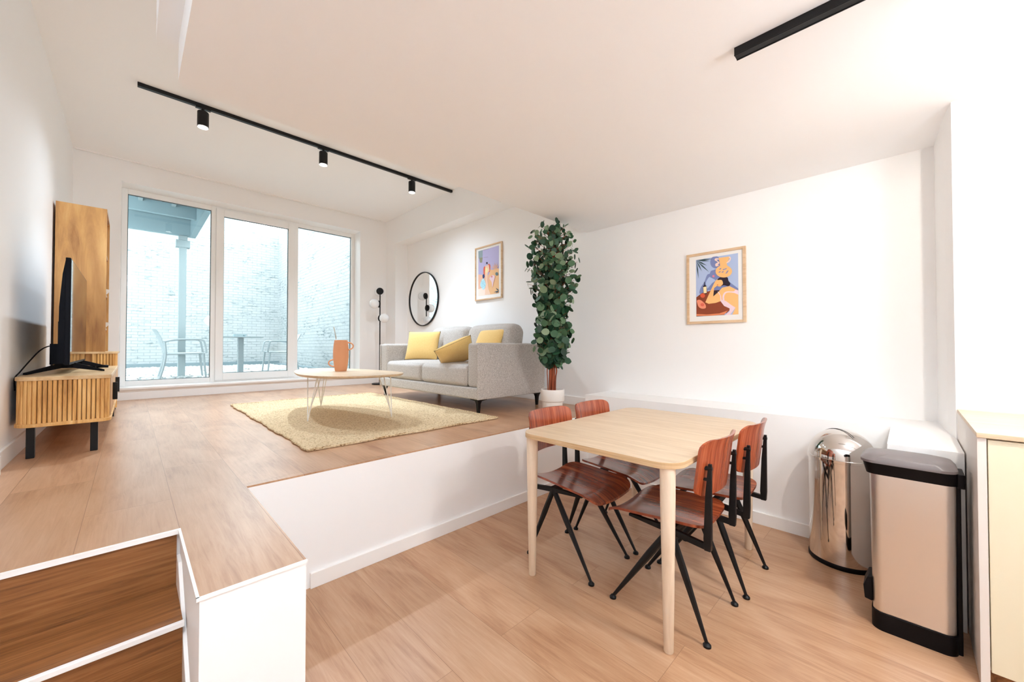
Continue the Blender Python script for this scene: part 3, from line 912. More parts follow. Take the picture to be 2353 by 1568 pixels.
stem = smooth_path([(-0.01, 0.01, 0.05), (-0.022, 0.022, 0.20), (-0.036, 0.036, 0.31), (-0.046, 0.046, 0.40)], 6)
m.tube(stem, 0.0014, 6)
m.build('stem', 'jute', sp)
m = MB()
for k in range(26):
    f = 0.30 + 0.105 * k / 25
    s_ = 1 if k % 2 else -1
    x = -0.030 - 0.018 * (f - 0.29) / 0.11
    m.tube([(x, -x, f), (x + s_ * 0.008, -x + s_ * 0.006, f + 0.014)], [0.0022, 0.0006], 5)
m.build('seed_head', plain('dry_seed_head', lin(196, 190, 180), 0.9), sp)

# ------------------------------------------------------------------ sofa
SX0, SX1, SY0, SY1 = 2.28, 3.22, 2.775, 4.735
so = thing('sofa', 'grey woven two-seat sofa with straight arms and black metal legs', 'sofa', (0, 0, 0))
zb = 0.705
m = MB(); m.rbox(((SX0 + SX1) / 2, (SY0 + SY1) / 2, zb + 0.055), (SX1 - SX0, SY1 - SY0, 0.11), 0.018, 3); m.build('base', 'sofa', so, smooth=True)
for ya, yb in ((SY0, SY0 + 0.165), (SY1 - 0.165, SY1)):
    m = MB(); m.rbox(((SX0 + SX1) / 2 + 0.005, (ya + yb) / 2, (zb + 0.112 + 1.235) / 2), (SX1 - SX0 - 0.012, yb - ya, 1.235 - zb - 0.112), 0.028, 4, (0.0, 0.004, 0.003)); m.build('armrest', 'sofa', so, smooth=True)
# outer arm panels reaching down over the base
for y in (SY0 - 0.004, SY1 - 0.004):
    m = MB(); m.rbox(((SX0 + SX1) / 2, y + 0.004, (zb + 1.228) / 2), (SX1 - SX0 + 0.002, 0.022, 1.228 - zb), 0.010, 4); m.build('side_panel', 'sofa', so, smooth=True)
m = MB(); m.rbox((3.135, (SY0 + SY1) / 2, (zb + 0.1 + 1.235) / 2), (0.17, SY1 - SY0 - 0.33, 1.235 - zb - 0.1), 0.03, 4); m.build('backrest', 'sofa', so, smooth=True)
ym = (SY0 + SY1) / 2
for a, b in ((SY0 + 0.168, ym - 0.002), (ym + 0.002, SY1 - 0.168)):
    m = MB(); m.rbox((2.66, (a + b) / 2, 0.918), (0.76, b - a, 0.200), 0.042, 8, (0.012, 0.002, 0.022)); m.build('seat_cushion', 'sofa', so, smooth=True)
for k, (a, b) in enumerate(((SY0 + 0.172, ym - 0.01), (ym + 0.01, SY1 - 0.172))):
    m = MB(); m.rbox((0, 0, 0), (0.19, b - a, 0.46), 0.075, 8, (0.05, 0.008, 0.02))
    m.build('back_cushion', 'sofa', so, smooth=True, loc=(2.985, (a + b) / 2, 1.215), rot=(0, math.radians(11), 0))
for x, sx in ((SX0 + 0.05, 1), (SX1 - 0.07, -1)):
    for y, sy in ((SY0 + 0.045, 1), (SY1 - 0.045, -1)):
        m = MB()
        m.loft([[(x - 0.011, y - 0.011, ZP), (x + 0.011, y - 0.011, ZP), (x + 0.011, y + 0.011, ZP), (x - 0.011, y + 0.011, ZP)],
                [(x - 0.016, y - 0.016, ZP + 0.09), (x + 0.016, y - 0.016, ZP + 0.09), (x + 0.016, y + 0.016, ZP + 0.09), (x - 0.016, y + 0.016, ZP + 0.09)],
                [(x - 0.022, y - 0.022, ZP + 0.118), (x + 0.024, y - 0.022, ZP + 0.118), (x + 0.024, y + 0.024, ZP + 0.118), (x - 0.022, y + 0.024, ZP + 0.118)],
                [(x - 0.03 - 0.05 * (sx < 0), y - 0.03 - 0.05 * (sy < 0), zb - 0.008), (x + 0.03 + 0.05 * (sx > 0), y - 0.03 - 0.05 * (sy < 0), zb - 0.008), (x + 0.03 + 0.05 * (sx > 0), y + 0.03 + 0.05 * (sy > 0), zb - 0.008), (x - 0.03 - 0.05 * (sx < 0), y + 0.03 + 0.05 * (sy > 0), zb - 0.008)],
                [(x - 0.03 - 0.06 * (sx < 0), y - 0.03 - 0.06 * (sy < 0), zb + 0.001), (x + 0.03 + 0.06 * (sx > 0), y - 0.03 - 0.06 * (sy < 0), zb + 0.001), (x + 0.03 + 0.06 * (sx > 0), y + 0.03 + 0.06 * (sy > 0), zb + 0.001), (x - 0.03 - 0.06 * (sx < 0), y + 0.03 + 0.06 * (sy > 0), zb + 0.001)]])
        m.build('leg', 'black', so, smooth=True)

def pillow(w, h, t, n=26):
    """cushion lying in its local xz plane, thickness along y, with a stitched rim"""
    def P(u, v, s):
        e = (1 - abs(u) ** 2.6) * (1 - abs(v) ** 2.6)
        th = t / 2 * max(0.0, e) ** 0.48 * (1 + 0.05 * math.sin(7 * u + 3 * v) * (1 - e))
        pin = 1 - 0.055 * (1 - abs(v) ** 2) * abs(u) ** 3
        pin2 = 1 - 0.055 * (1 - abs(u) ** 2) * abs(v) ** 3
        return (u * w / 2 * pin, s * th, v * h / 2 * pin2)
    m = MB()
    F_, B_ = [], []
    for i in range(n + 1):
        u = math.sin(PI / 2 * (-1 + 2 * i / n))
        F_.append([m.bm.verts.new(P(u, math.sin(PI / 2 * (-1 + 2 * j / n)), -1)) for j in range(n + 1)])
        B_.append([m.bm.verts.new(P(u, math.sin(PI / 2 * (-1 + 2 * j / n)), 1)) for j in range(n + 1)])
    for G in (F_, B_):
        for i in range(n):
            for j in range(n):
                m.face([G[i][j], G[i + 1][j], G[i + 1][j + 1], G[i][j + 1]])
    bmesh.ops.remove_doubles(m.bm, verts=m.bm.verts, dist=1e-4)
    rim = []
    N = 34
    for (a, b) in (((-1, -1), (1, -1)), ((1, -1), (1, 1)), ((1, 1), (-1, 1)), ((-1, 1), (-1, -1))):
        for k in range(N):
            f = k / N
            rim.append(P(a[0] + (b[0] - a[0]) * f, a[1] + (b[1] - a[1]) * f, 0))
    return m, rim
def throw(label, loc, rz, rx=0.0, w=0.43, h=0.43, t=0.13, ry=0.0):
    e = thing('throw_pillow', label, 'cushion', loc, group='yellow cushions on the sofa')
    e.rotation_euler = (rx, ry, rz)
    m, rim = pillow(w, h, t)
    b = m.build('cover', 'yellow', e, smooth=True)
    s = MB()
    for k in range(0, len(rim)):
        p = Vector(rim[k]); c = Vector((0, 0, 0)); d = (p - c).normalized()
        s.tube([p - d * 0.012 + Vector((0, -0.007, 0)), p + d * 0.004, p - d * 0.012 + Vector((0, 0.007, 0))], 0.0022, 5)
    s.build('blanket_stitch', 'stitch', e)
    return e
# local -y of a pillow faces the room: rz = -90 deg turns it to -x
throw('yellow cushion standing upright at the far end of the sofa', (2.64, 4.30, 1.215), math.radians(-52), math.radians(-22), 0.42, 0.385, 0.14)
throw('yellow cushion lying tilted on the seat behind the near arm', (2.47, 3.36, 1.135), math.radians(-34), math.radians(58), 0.40, 0.42, 0.14, math.radians(-24))
throw('yellow cushion leaning on the back, only its top showing above the near arm', (2.83, 3.27, 1.205), math.radians(-90), math.radians(-24), 0.42, 0.42, 0.12)

# ------------------------------------------------------------------ wall mirror and floor lamp
mr = thing('wall_mirror', 'round wall mirror with a thin black rim above the sofa', 'mirror', (XR - 0.002, 5.57, 1.985))
mr.rotation_euler = (0, 0, 0)
m = MB()
seg = 64
prof = [(0.430, 0.0), (0.445, 0.0), (0.445, 0.026), (0.430, 0.026)]
rings = [[(-z, r * math.cos(2 * PI * j / seg), r * math.sin(2 * PI * j / seg)) for j in range(seg)] for r, z in prof]
m.loft(rings + [rings[0]], cap=False)
m.build('frame', 'black', mr, smooth=True)
m = MB(); m.loft([[(-z, 0.431 * math.cos(2 * PI * j / seg), 0.431 * math.sin(2 * PI * j / seg)) for j in range(seg)] for z in (0.002, 0.014)])
m.build('mirror_glass', 'mirror', mr, rot=(0, 0, 0))

fl = thing('floor_lamp', 'thin black floor lamp with white glass globes in the corner', 'lamp', (2.975, 6.19, ZP))
MB().lathe([(0.125, 0), (0.125, 0.014), (0.118, 0.02), (0.01, 0.022)], 36).build('base', 'black', fl, smooth=True)
m = MB(); m.tube([(0, 0, 0.015), (0, 0, 1.60)], 0.0095, 10); m.build('pole', 'black', fl, smooth=True)
def head(fx, fy, z):
    """black disc on the pole with an opal globe pointing along (fx, fy)"""
    f = Vector((fx, fy, 0)).normalized()
    c = Vector((0, 0, z))
    up = Vector((0, 0, 1)); sd = f.cross(up)
    m = MB()
    m.loft([[c + f * dd + (sd * math.cos(2 * PI * j / 28) + up * math.sin(2 * PI * j / 28)) * rr_ for j in range(28)] for rr_, dd in ((0.050, 0.006), (0.058, 0.010), (0.058, 0.026))])
    l = m.build('lamp_head', 'black', fl, smooth=True)
    m = MB(); m.sphere(c + f * 0.094, 0.079, 26, 16); m.build('globe_shade', 'opal', l, smooth=True)
head(0.35, 1.0, 1.565)
head(-0.9, 0.1, 1.345)
head(0.35, -0.94, 1.105)

# ------------------------------------------------------------------ posters
def poster(name, label, yc, zc, w, h, fw, art, shapes, conv):
    p = thing(name, label, 'picture', (XR, yc, zc))
    # frame, local: +y = viewer's left, -x = out of the wall
    m = MB(); ring2 = [(-w / 2, -h / 2, w / 2, h / 2)]
    x0, x1 = -0.024, -0.002
    m.box(x0, x1, -w / 2, -w / 2 + fw, -h / 2, h / 2); m.box(x0, x1, w / 2 - fw, w / 2, -h / 2, h / 2)
    m.box(x0, x1, -w / 2 + fw, w / 2 - fw, -h / 2, -h / 2 + fw); m.box(x0, x1, -w / 2 + fw, w / 2 - fw, h / 2 - fw, h / 2)
    m.build('frame', 'frame_wood', p, bevel=0.0015)
    MB().box(-0.012, -0.003, -w / 2 + fw, w / 2 - fw, -h / 2 + fw, h / 2 - fw).build('mat', 'paper', p)
    ax0, ax1, az0, az1 = art      # art rectangle, local y from left (+) to right, z bottom, top
    mats = []; m = MB(); k = 0
    for col, pts, sm in shapes:
        key = 'ink_%d_%d_%d' % col
        if key not in M:
            M[key] = plain('ink_' + '_'.join(map(str, col)), lin(*col), 0.85, spec=0.2)
        if key not in mats: mats.append(key)
        m.mi = mats.index(key)
        q = [conv(a, b) for a, b in pts]
        if sm: q = catmull(q, 5)
        q = [(min(1, max(0, a)), min(1, max(0, b))) for a, b in q]
        # drop repeated points made by the clamping
        r = []
        for c in q:
            if not r or math.dist(c, r[-1]) > 1e-4: r.append(c)
        if len(r) > 2 and math.dist(r[0], r[-1]) < 1e-4: r.pop()
        d = -0.0122 - 0.00018 * k
        f = m.poly([(d, ax0 + (ax1 - ax0) * a, az1 + (az0 - az1) * b) for a, b in r])
        if f: f.normal_update(); bmesh.ops.triangulate(m.bm, faces=[f])
        k += 1
    m.build('print', mats, p)
    return p

def circ(cx, cy, rx, ry=None, n=18):
    ry = ry or rx
    return [(cx + rx * math.cos(2 * PI * i / n), cy + ry * math.sin(2 * PI * i / n)) for i in range(n)]
def convA(px, py):      # measured picture coordinates of the woman-with-vase print -> 0..1
    u = (px - 415) / 715.0
    t = 405 - 100 * u; b = 1330 - 35 * u
    return (u, (py - t) / (b - t))
def leafp(x0, y0, x1, y1, w):
    dx, dy = x1 - x0, y1 - y0; L = math.hypot(dx, dy); nx_, ny_ = -dy / L * w, dx / L * w
    return [(x0, y0), (x0 + dx * .5 + nx_, y0 + dy * .5 + ny_), (x1, y1), (x0 + dx * .5 - nx_, y0 + dy * .5 - ny_)]
SK = (246, 192, 128); BL = (176, 194, 228); BL2 = (128, 140, 190); BR = (146, 74, 52); DK = (52, 44, 56); PK = (240, 214, 226); GR = (66, 86, 92)
A = []
A.append((BL, [(380, 420), (1140, 290), (1140, 1300), (380, 1340)], False))
A.append((BL2, circ(760, 450, 90, 100), True))
A.append((BL2, [(640, 680), (680, 590), (780, 560), (860, 640), (840, 720), (1000, 780), (1135, 880), (1135, 960), (900, 920), (600, 900), (700, 790), (770, 745)], False))
A.append((BL2, [(480, 960), (500, 860), (560, 780), (620, 650), (700, 650), (640, 700), (590, 790), (620, 900), (600, 960)], True))
for x1, y1 in ((462, 715), (520, 595), (615, 505), (650, 610), (670, 430), (720, 395)):
    A.append((GR, leafp(425, 420, x1, y1, 11), False))
A.append((BR, [(420, 1020), (520, 950), (700, 905), (900, 905), (985, 1180), (1000, 1220), (940, 1275), (700, 1300), (420, 1300)], False))
A.append(((226, 136, 96), [(420, 1290), (600, 1297), (820, 1280), (960, 1235), (900, 1300), (700, 1320), (420, 1322)], False))
A.append((DK, [(420, 1322), (700, 1322), (900, 1302), (920, 1345), (420, 1345)], False))
A.append((DK, [(700, 960), (740, 910), (830, 905), (720, 1010)], False))
A.append((SK, [(580, 1100), (650, 960), (720, 820), (760, 750), (800, 760), (790, 830), (735, 870), (718, 1005), (800, 940), (870, 865), (990, 840), (1140, 910), (1140, 1345), (1030, 1345), (1080, 1200), (960, 1160), (850, 1080), (760, 1110), (640, 1125)], False))
A.append((PK, [(790, 925), (815, 935), (850, 1000), (860, 1060), (930, 1080), (1010, 1140), (1085, 1190), (1030, 1260), (1000, 1345), (920, 1345), (985, 1250), (990, 1200), (900, 1160), (840, 1080), (835, 990)], False))
A.append((PK, [(880, 1080), (880, 990), (930, 930), (1060, 925), (1080, 900), (1140, 920), (1140, 980), (1060, 950), (950, 945), (905, 1000), (905, 1070)], True))
A.append((SK, circ(825, 780, 62, 66), True))
A.append((DK, [(790, 740), (830, 700), (900, 690), (960, 700), (975, 750), (1005, 800), (975, 840), (900, 825), (850, 840), (885, 800), (862, 740)], True))
A.append(((230, 120, 70), circ(795, 820, 12, 8), True))
A.append((SK, circ(898, 600, 136, 100), True))
A.append((SK, [(815, 380), (1000, 360), (985, 400), (950, 470), (960, 510), (840, 520), (835, 470)], False))
for pts in ([(830, 500), (770, 520), (760, 480), (800, 450), (750, 420), (760, 390), (810, 390), (815, 410), (780, 412), (830, 460), (800, 495)],
            [(955, 470), (1000, 440), (1020, 390), (1000, 362), (985, 375), (1000, 400), (975, 430), (945, 460)]):
    A.append(((244, 214, 206), pts, True))
for dx, dy in ((840, 560), (880, 610), (830, 610), (930, 560), (960, 600), (900, 570), (945, 625)):
    A.append((BL2, leafp(dx - 22, dy + 12, dx + 26, dy - 12, 9), False))
A.append((DK, [(545, 840), (565, 820), (565, 770), (575, 768), (580, 820), (605, 835), (612, 965), (550, 955)], False))
A.append(((244, 224, 176), [(548, 855), (605, 845), (608, 950), (555, 955)], False))
A.append(((222, 96, 66), circ(537, 992, 42, 36), True))
A.append(((238, 150, 120), [(435, 1070), (500, 1065), (580, 1130), (590, 1190), (530, 1205), (470, 1180), (440, 1120)], True))
A.append(((226, 110, 90), circ(530, 1140, 34, 26), True))
A.append(((222, 130, 150), circ(728, 678, 20, 18), True))
wA, hA = 0.452, 0.598
poster('framed_print', 'framed print of a resting woman with a vase, on the dining wall', 1.098, 1.692, wA, hA, 0.021, (0.151, -0.171, -0.235, 0.252), A, convA)

def convB(px, py):
    u = (px - 495) / 430.0
    t = 405 - 110 * u; b = 1320 - 50 * u
    return (u, (py - t) / (b - t))
B = []
B.append(((188, 184, 222), [(480, 420), (930, 280), (930, 1300), (480, 1340)], False))
B.append(((236, 190, 168), [(480, 880), (700, 900), (780, 800), (930, 760), (930, 1290), (480, 1340)], False))
B.append(((250, 226, 214), [(480, 1180), (600, 1150), (760, 1200), (760, 1320), (480, 1340)], False))
B.append(((240, 196, 150), [(740, 830), (800, 790), (930, 800), (930, 1290), (720, 1290)], True))
B.append(((150, 168, 176), [(490, 410), (590, 385), (590, 520), (500, 560)], False))
B.append(((150, 152, 130), [(515, 545), (590, 530), (580, 640), (530, 640)], False))
B.append(((140, 130, 160), [(600, 384), (720, 355), (720, 362), (600, 392)], False))
B.append(((150, 140, 170), [(610, 535), (705, 525), (705, 531), (610, 541)], False))
B.append(((226, 118, 96), [(612, 740), (650, 730), (645, 880), (610, 880)], True))
B.append(((226, 118, 96), [(705, 680), (750, 690), (745, 810), (715, 830)], True))
B.append(((246, 212, 188), [(650, 700), (720, 690), (735, 800), (700, 860), (690, 1000), (720, 1190), (760, 1300), (640, 1290), (660, 1050), (640, 880)], False))
B.append(((248, 236, 180), [(650, 745), (700, 760), (690, 830), (655, 840)], True))
B.append((DK, circ(682, 650, 16, 20), True))
B.append(((60, 78, 128), [(590, 900), (620, 875), (635, 930), (600, 965)], True))
B.append(((190, 232, 246), [(600, 960), (660, 1080), (610, 1190), (540, 1090)], True))
for k in range(16):
    x = 565 + (k * 37) % 80; y = 1010 + (k * 53) % 140
    B.append(((72, 150, 178), circ(x, y, 5, 6, 6), False))
for k in range(5):
    a = 0.5 + k * 0.45
    B.append(((236, 190, 160), leafp(860, 790, 860 - 110 * math.cos(a), 790 - 150 * math.sin(a), 9), False))
B.append(((110, 134, 140), circ(888, 875, 28, 34), True))
B.append(((240, 214, 226), [(740, 960), (800, 900), (850, 930), (820, 1060), (800, 1150), (785, 1040)], True))
B.append(((226, 140, 150), circ(788, 930, 16, 18), True))
for x1, y1 in ((830, 1250), (870, 1160), (900, 1180), (870, 1270)):
    B.append(((84, 104, 116), leafp(925, 1220, x1, y1, 10), False))
poster('framed_print', 'framed print of figures in a lilac and peach garden, above the sofa', 3.942, 2.205, 0.55, 0.738, 0.018, (0.212, -0.212, -0.305, 0.325), B, convB)

# ------------------------------------------------------------------ potted plant
pl = thing('potted_plant', 'tall artificial eucalyptus tree in a white pot beside the sofa', 'plant', (2.86, 2.36, ZP))
MB().lathe([(0.090, 0), (0.094, 0.01), (0.097, 0.10), (0.098, 0.112), (0.110, 0.118), (0.113, 0.13), (0.113, 0.222), (0.110, 0.228), (0.104, 0.226), (0.102, 0.20), (0.09, 0.02), (0.002, 0.015)], 40).build('pot', 'pot', pl, smooth=True)
MB().lathe([(0.102, 0.195), (0.06, 0.203), (0.001, 0.205)], 30).build('soil', 'soil', pl, smooth=True)
rt = random.Random(5)
m = MB()
trunks = []
for k in range(3):
    a = k * 2.1
    pts = [(0.022 * math.cos(a), 0.022 * math.sin(a), 0.20), (0.016 * math.cos(a + 0.6), 0.016 * math.sin(a + 0.6), 0.55), (0.02 * math.cos(a + 1.4), 0.02 * math.sin(a + 1.4), 0.95), (0.03 * math.cos(a + 2), 0.03 * math.sin(a + 2), 1.40), (0.02 * math.cos(a + 2), 0.02 * math.sin(a + 2), 1.70)]
    m.tube(smooth_path(pts, 5), [0.017 - 0.012 * i / 20 for i in range(21)], 8)
for a in (0.0, 2.6, 4.4):
    c_, s_ = math.cos(a), math.sin(a)
    p = [(0.045 * c_, 0.045 * s_, 0.20), (0.05 * c_, 0.05 * s_, 0.33), (0.058 * c_ + 0.008, 0.058 * s_, 0.40), (0.045 * c_, 0.05 * s_, 0.47), (0.05 * c_, 0.04 * s_, 0.58), (0.03 * c_, 0.03 * s_, 0.80)]
    m.tube(smooth_path(p, 4), 0.0045, 6)
m.build('trunk', 'bark', pl, smooth=True)
def env(z):
    """foliage radius at a height above the raised floor"""
    tab = [(0.44, 0.035), (0.50, 0.13), (0.62, 0.165), (0.74, 0.185), (0.84, 0.165), (0.96, 0.155), (1.06, 0.18), (1.16, 0.215), (1.30, 0.25), (1.45, 0.262), (1.58, 0.25), (1.68, 0.20), (1.77, 0.13), (1.81, 0.09)]
    for (a, ra), (b, rb) in zip(tab, tab[1:]):
        if z <= b: return ra + (rb - ra) * (z - a) / (b - a)
    return 0.06
def add_leaf(mb, c, nrm, r, el):
    nrm = nrm.normalized()
    t1 = nrm.cross(Vector((0.3, 0.2, 1))).normalized(); t2 = nrm.cross(t1)
    n = 10
    ctr = mb.bm.verts.new(c - nrm * r * 0.10)
    vs_ = []
    for i in range(n):
        a = 2 * PI * i / n
        k = 1.0 + (0.14 if i == 0 else 0)
        vs_.append(mb.bm.verts.new(c + (t1 * math.cos(a) * k + t2 * math.sin(a) * el) * r))
    for i in range(n):
        mb.bm.faces.new((ctr, vs_[i], vs_[(i + 1) % n]))
m = MB(); tw = MB()
nleaf = 0
for b in range(215):
    z = 0.46 + 1.34 * ((b + rt.random()) / 215)
    az = b * 2.39996 + rt.uniform(-0.3, 0.3)
    R0 = env(z) * rt.uniform(0.62, 1.0)
    if rt.random() < 0.07: R0 *= 1.2
    zs = max(0.45, z - 0.10)
    tip = Vector((R0 * math.cos(az), R0 * math.sin(az), z))
    base = Vector((0.01 * math.cos(az), 0.01 * math.sin(az), zs))
    tw.tube([base, (base + tip) / 2 + Vector((0, 0, 0.01)), tip], [0.003, 0.0022, 0.0012], 5)
    big = 1.18 if z < 1.0 else (1.0 if z < 1.5 else 0.82)
    for k in range(6):
        f = 0.30 + 0.75 * k / 5
        c = base.lerp(tip, f) + Vector((rt.gauss(0, .016), rt.gauss(0, .016), rt.gauss(0, .018)))
        if c.z > 1.825 or (c.y > -0.02 and c.z > 1.83): continue
        out_ = Vector((c.x, c.y, 0)).normalized() if (c.x or c.y) else Vector((1, 0, 0))
        nn = out_ * rt.uniform(0.2, 1.0) + Vector((rt.gauss(0, .55), rt.gauss(0, .55), rt.gauss(0, .45)))
        add_leaf(m, c, nn, rt.uniform(0.024, 0.038) * big, rt.uniform(0.8, 1.0)); nleaf += 1
m.build('foliage', 'leaf', pl, smooth=True)
tw.build('twigs', 'bark', pl)

# ------------------------------------------------------------------ dining table and chairs
TXa, TXb, TYa, TYb = 1.468, 2.675, 0.612, 1.448
dt = thing('dining_table', 'pale wood dining table with rounded corners and tapered round legs', 'table', (0, 0, 0))
o_ = rrect(TXa, TXb, TYa, TYb, 0.095, 12)
m = MB(); m.prism(o_, 0.724, 0.750); 
for f in m.bm.faces:
    f.material_index = 0 if len(f.verts) > 4 else 1
m.build('tabletop', ['oak_top', 'oak_edge'], dt, bevel=0.002)
m = MB()
m.box(TXa + 0.17, TXb - 0.17, TYa + 0.155, TYa + 0.175, 0.690, 0.724); m.box(TXa + 0.17, TXb - 0.17, TYb - 0.175, TYb - 0.155, 0.690, 0.724)
m.box(TXa + 0.155, TXa + 0.175, TYa + 0.17, TYb - 0.17, 0.690, 0.724); m.box(TXb - 0.175, TXb - 0.155, TYa + 0.17, TYb - 0.17, 0.690, 0.724)
m.build('apron', 'birch', dt)
for x in (TXa + 0.052, TXb - 0.052):
    for y in (TYa + 0.055, TYb - 0.055):
        MB().lathe([(0.0165, 0.0), (0.0185, 0.003), (0.029, 0.60), (0.030, 0.723)], 24, (x, y, 0)).build('leg', 'birch', dt, smooth=True)

def make_chair():
    t = thing('dining_chair', '', 'chair', group='vintage plywood chairs around the dining table')
    # seat
    n = 18
    def seat_pt(u, v, top):
        # u -1..1 across, v 0 back .. 1 front ; superellipse outline
        hw = 0.184 + 0.024 * v
        y = -0.185 + 0.43 * v
        x = u * hw
        z = 0.448 - 0.016 * math.cos(u * PI / 2) * (1 - 0.2 * v) + 0.012 * abs(u) ** 2
        z += 0.010 * math.cos(v * PI)                       # back slightly up
        z -= 0.030 * max(0, (v - 0.80) / 0.20) ** 2           # waterfall front
        return Vector((x, y, z - (0 if top else 0.012)))
    def outline(u, v):
        # squircle mapping for rounded corners
        a, b = u, 2 * v - 1
        rr = 0.30
        ax, bx = abs(a), abs(b)
        if ax > 1 - rr and bx > 1 - rr:
            dx, dy = (ax - (1 - rr)) / rr, (bx - (1 - rr)) / rr
            L = math.hypot(dx, dy); mx = max(dx, dy)
            if L > 0:
                dx, dy = dx / L * mx, dy / L * mx
            a = math.copysign(1 - rr + dx * rr, a); b = math.copysign(1 - rr + dy * rr, b)
        return a, (b + 1) / 2
    def shell(fn, nm, mat):
        m = MB()
        T = [[m.bm.verts.new(fn(*outline(-1 + 2 * i / n, j / n), True)) for j in range(n + 1)] for i in range(n + 1)]
        B_ = [[m.bm.verts.new(fn(*outline(-1 + 2 * i / n, j / n), False)) for j in range(n + 1)] for i in range(n + 1)]
        for i in range(n):
            for j in range(n):
                m.face([T[i][j], T[i + 1][j], T[i + 1][j + 1], T[i][j + 1]])
                m.face([B_[i][j], B_[i][j + 1], B_[i + 1][j + 1], B_[i + 1][j]])
        loop = [(i, 0) for i in range(n)] + [(n, j) for j in range(n)] + [(i, n) for i in range(n, 0, -1)] + [(0, j) for j in range(n, 0, -1)]
        for k in range(len(loop)):
            a, b = loop[k], loop[(k + 1) % len(loop)]
            m.face([T[a[0]][a[1]], B_[a[0]][a[1]], B_[b[0]][b[1]], T[b[0]][b[1]]])
        return m.build(nm, mat, t, smooth=True)
    shell(seat_pt, 'seat', 'chair')
    def back_pt(u, v, top):
        z = 0.585 + 0.235 * v
        x = u * 0.196
        y = -0.165 - 0.043 * (1 - u * u) - 0.030 * v - 0.028 * max(0, v - 0.75) / 0.25 * max(0, v - 0.75)
        return Vector((x, y - (0 if top else 0.010), z))
    shell(back_pt, 'backrest', 'chair_back')
    def frame_part(nm, paths):
        m = MB()
        for p, r, fl_ in paths:
            m.tube(p, r, 10, True, fl_)
        return m.build(nm, 'black', t, smooth=True)
    for s in (-1, 1):
        ap = (s * 0.150, -0.055, 0.405)
        for fy in (0.212, -0.212):
            m = MB()
            foot = (s * 0.178, fy, 0.010)
            mid = (s * (0.150 + 0.028 * 0.35), -0.055 + (fy + 0.055) * 0.35, 0.405 - 0.395 * 0.35)
            m.tube([ap, mid, foot], [0.0145, 0.0165, 0.0072], 8, True, 0.85)
            m.tube([(foot[0], foot[1], 0.0), (foot[0], foot[1], 0.008), (foot[0], foot[1], 0.016)], [0.0155, 0.0155, 0.008], 14)
            m.build('leg', 'black', t, smooth=True)
        # folded steel bracket: arm under the seat, then a tapering post
        m = MB()
        def seg(p, w, d):
            return [(p[0] - w / 2, p[1], p[2] - d / 2), (p[0] + w / 2, p[1], p[2] - d / 2), (p[0] + w / 2, p[1], p[2] + d / 2), (p[0] - w / 2, p[1], p[2] + d / 2)]
        m.loft([seg((s * 0.148, 0.14, 0.412), 0.018, 0.012), seg((s * 0.150, -0.04, 0.404), 0.022, 0.026), seg((s * 0.158, -0.218, 0.386), 0.018, 0.024)])
        def segz(p, w, d):
            return [(p[0] - w / 2, p[1] - d / 2, p[2]), (p[0] + w / 2, p[1] - d / 2, p[2]), (p[0] + w / 2, p[1] + d / 2, p[2]), (p[0] - w / 2, p[1] + d / 2, p[2])]
        m.loft([segz((s * 0.158, -0.212, 0.374), 0.022, 0.024), segz((s * 0.158, -0.212, 0.42), 0.022, 0.030), segz((s * 0.158, -0.216, 0.60), 0.018, 0.023), segz((s * 0.158, -0.222, 0.725), 0.013, 0.013)])
        m.tube([(s * 0.158, -0.230, 0.708), (s * 0.158, -0.190, 0.704)], 0.009, 10)
        m.tube([(s * 0.158, -0.228, 0.660), (s * 0.158, -0.186, 0.660)], 0.007, 10)
        m.build('back_bracket', 'black', t, bevel=0.002)
    m = MB(); m.box(-0.150, 0.150, -0.072, -0.042, 0.392, 0.416); m.box(-0.148, 0.148, 0.10, 0.12, 0.402, 0.416)
    m.build('cross_bar', 'black', t, bevel=0.002)
    return t
ch = make_chair()
spots_c = [(1.842, 1.335, PI, 'red-brown plywood chair at the far long side of the table, left one'),
           (2.275, 1.322, PI, 'red-brown plywood chair at the far long side of the table, nearer the ledge'),
           (1.832, 0.782, 0.0, 'red-brown plywood chair at the near long side, closest to the camera'),
           (2.282, 0.758, 0.0, 'red-brown plywood chair at the near long side, next to the steel bins')]
for i, (x, y, rz, lab) in enumerate(spots_c):
    o = ch if i == 0 else copy_tree(ch)
    o.location = (x, y, 0); o.rotation_euler = (0, 0, rz); o['label'] = lab

# ------------------------------------------------------------------ bins and kitchen cupboard
db = thing('dome_bin', 'round polished steel bin with a domed lid against the ledge', 'bin', (2.868, 0.262, 0))
MB().lathe([(0.150, 0.0), (0.153, 0.004), (0.153, 0.022), (0.150, 0.026)], 48).build('base_ring', 'blackp', db, smooth=True)
MB().lathe([(0.1495, 0.026), (0.1495, 0.572)], 64).build('body', 'steel', db, smooth=True)
MB().lathe([(0.150, 0.568), (0.1545, 0.570), (0.1545, 0.584), (0.150, 0.586)], 64).build('collar', 'steel', db, smooth=True)
prof = [(0.1495 * math.cos(a), 0.586 + 0.150 * math.sin(a)) for a in [PI / 2 * i / 14 for i in range(14)]] + [(0.001, 0.736)]
MB().lathe(prof, 64).build('domed_lid', 'steel', db, smooth=True)
m = MB()
pp = [(0.152 * math.cos(a) * math.cos(0.9) - 0.02, 0.152 * math.cos(a) * math.sin(0.9) + 0.01, 0.586 + 0.150 * math.sin(a)) for a in [PI * (0.30 + 0.40 * i / 14) for i in range(15)]]
m.tube(pp, 0.0016, 6); m.build('flap_edge', 'blackp', db, smooth=True)

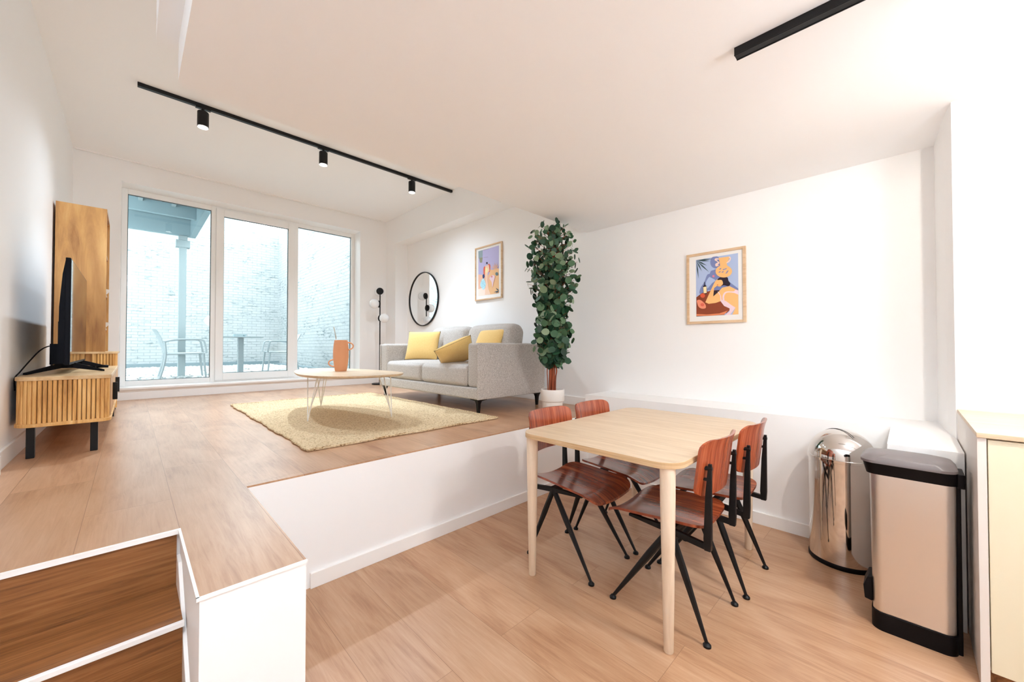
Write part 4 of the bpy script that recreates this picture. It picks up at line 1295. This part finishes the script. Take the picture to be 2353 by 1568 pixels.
pb_ = thing('pedal_bin', 'tall rectangular brushed steel bin with a grey lid beside the cupboard', 'bin', (0, 0, 0))
bx0, bx1, by0, by1 = 2.275, 2.462, -0.128, 0.112
m = MB(); m.loft([[(a, b, 0.0) for a, b in rrect(bx0 - 0.004, bx1, by0 - 0.004, by1 + 0.004, 0.04, 8)], [(a, b, 0.075) for a, b in rrect(bx0 - 0.006, bx1, by0 - 0.006, by1 + 0.004, 0.04, 8)]]); m.build('plinth', 'blackp', pb_, smooth=True)
m = MB(); m.loft([[(a, b, 0.076) for a, b in rrect(bx0, bx1, by0, by1, 0.035, 8)], [(a, b, 0.664) for a, b in rrect(bx0 - 0.006, bx1, by0 - 0.004, by1 + 0.006, 0.035, 8)]]); m.build('body', 'brushed', pb_, smooth=True)
m = MB(); m.loft([[(a, b, 0.657) for a, b in rrect(bx0 - 0.010, bx1 + 0.004, by0 - 0.006, by1 + 0.016, 0.035, 8)], [(a, b, 0.706) for a, b in rrect(bx0 - 0.020, bx1 + 0.01, by0 - 0.008, by1 + 0.028, 0.045, 8)]]); m.build('lid_rim', 'blackp', pb_, smooth=True)
m = MB(); m.loft([[(a, b, 0.706) for a, b in rrect(bx0 - 0.024, bx1 + 0.012, by0 - 0.010, by1 + 0.034, 0.05, 8)], [(a, b, 0.716) for a, b in rrect(bx0 - 0.024, bx1 + 0.012, by0 - 0.010, by1 + 0.034, 0.05, 8)],
                  [(a, b, 0.732) for a, b in rrect(bx0 - 0.012, bx1 + 0.0, by0 + 0.002, by1 + 0.02, 0.05, 8)], [(a, b, 0.742) for a, b in rrect(bx0 + 0.03, bx1 - 0.04, by0 + 0.04, by1 - 0.02, 0.04, 8)]]); m.build('lid', 'lid', pb_, smooth=True)
m = MB(); m.prism([(by1 + 0.001, 0.10), (by1 + 0.026, 0.105), (by1 + 0.03, 0.16), (by1 + 0.016, 0.20), (by1 + 0.001, 0.205)], bx0 + 0.02, bx1 - 0.06, 'x'); m.build('pedal', 'blackp', pb_, bevel=0.003)
m = MB(); m.box(bx0 + 0.01, bx1 - 0.06, by0 - 0.026, by0 - 0.006, 0.65, 0.705); m.box(bx0 + 0.03, bx1 - 0.05, by0 - 0.016, by0 - 0.002, 0.0, 0.66); m.build('hinge', 'blackp', pb_, bevel=0.003)

CY = -0.172
kc = thing('kitchen_cupboard', 'cream kitchen base cupboard with a wood worktop at the right edge', 'cabinet', (0, 0, 0))
boxobj('worktop', 2.145, XK, CY - 0.95, CY, 0.878, 0.895, 'oak_top', kc, 0.001)
boxobj('side_panel', 2.150, XK, CY - 0.023, CY - 0.001, 0.0, 0.878, 'cab_side', kc, 0.001)
boxobj('carcass', 2.172, XK, CY - 0.94, CY - 0.023, 0.06, 0.878, 'cab', kc)
boxobj('door', 2.152, 2.170, CY - 0.026 - 0.60, CY - 0.026, 0.062, 0.872, 'cab', kc, 0.0015)
boxobj('door', 2.152, 2.170, CY - 0.94, CY - 0.629, 0.062, 0.872, 'cab', kc, 0.0015)
boxobj('plinth', 2.20, 2.215, CY - 0.94, CY - 0.023, 0.0, 0.06, 'step', kc)
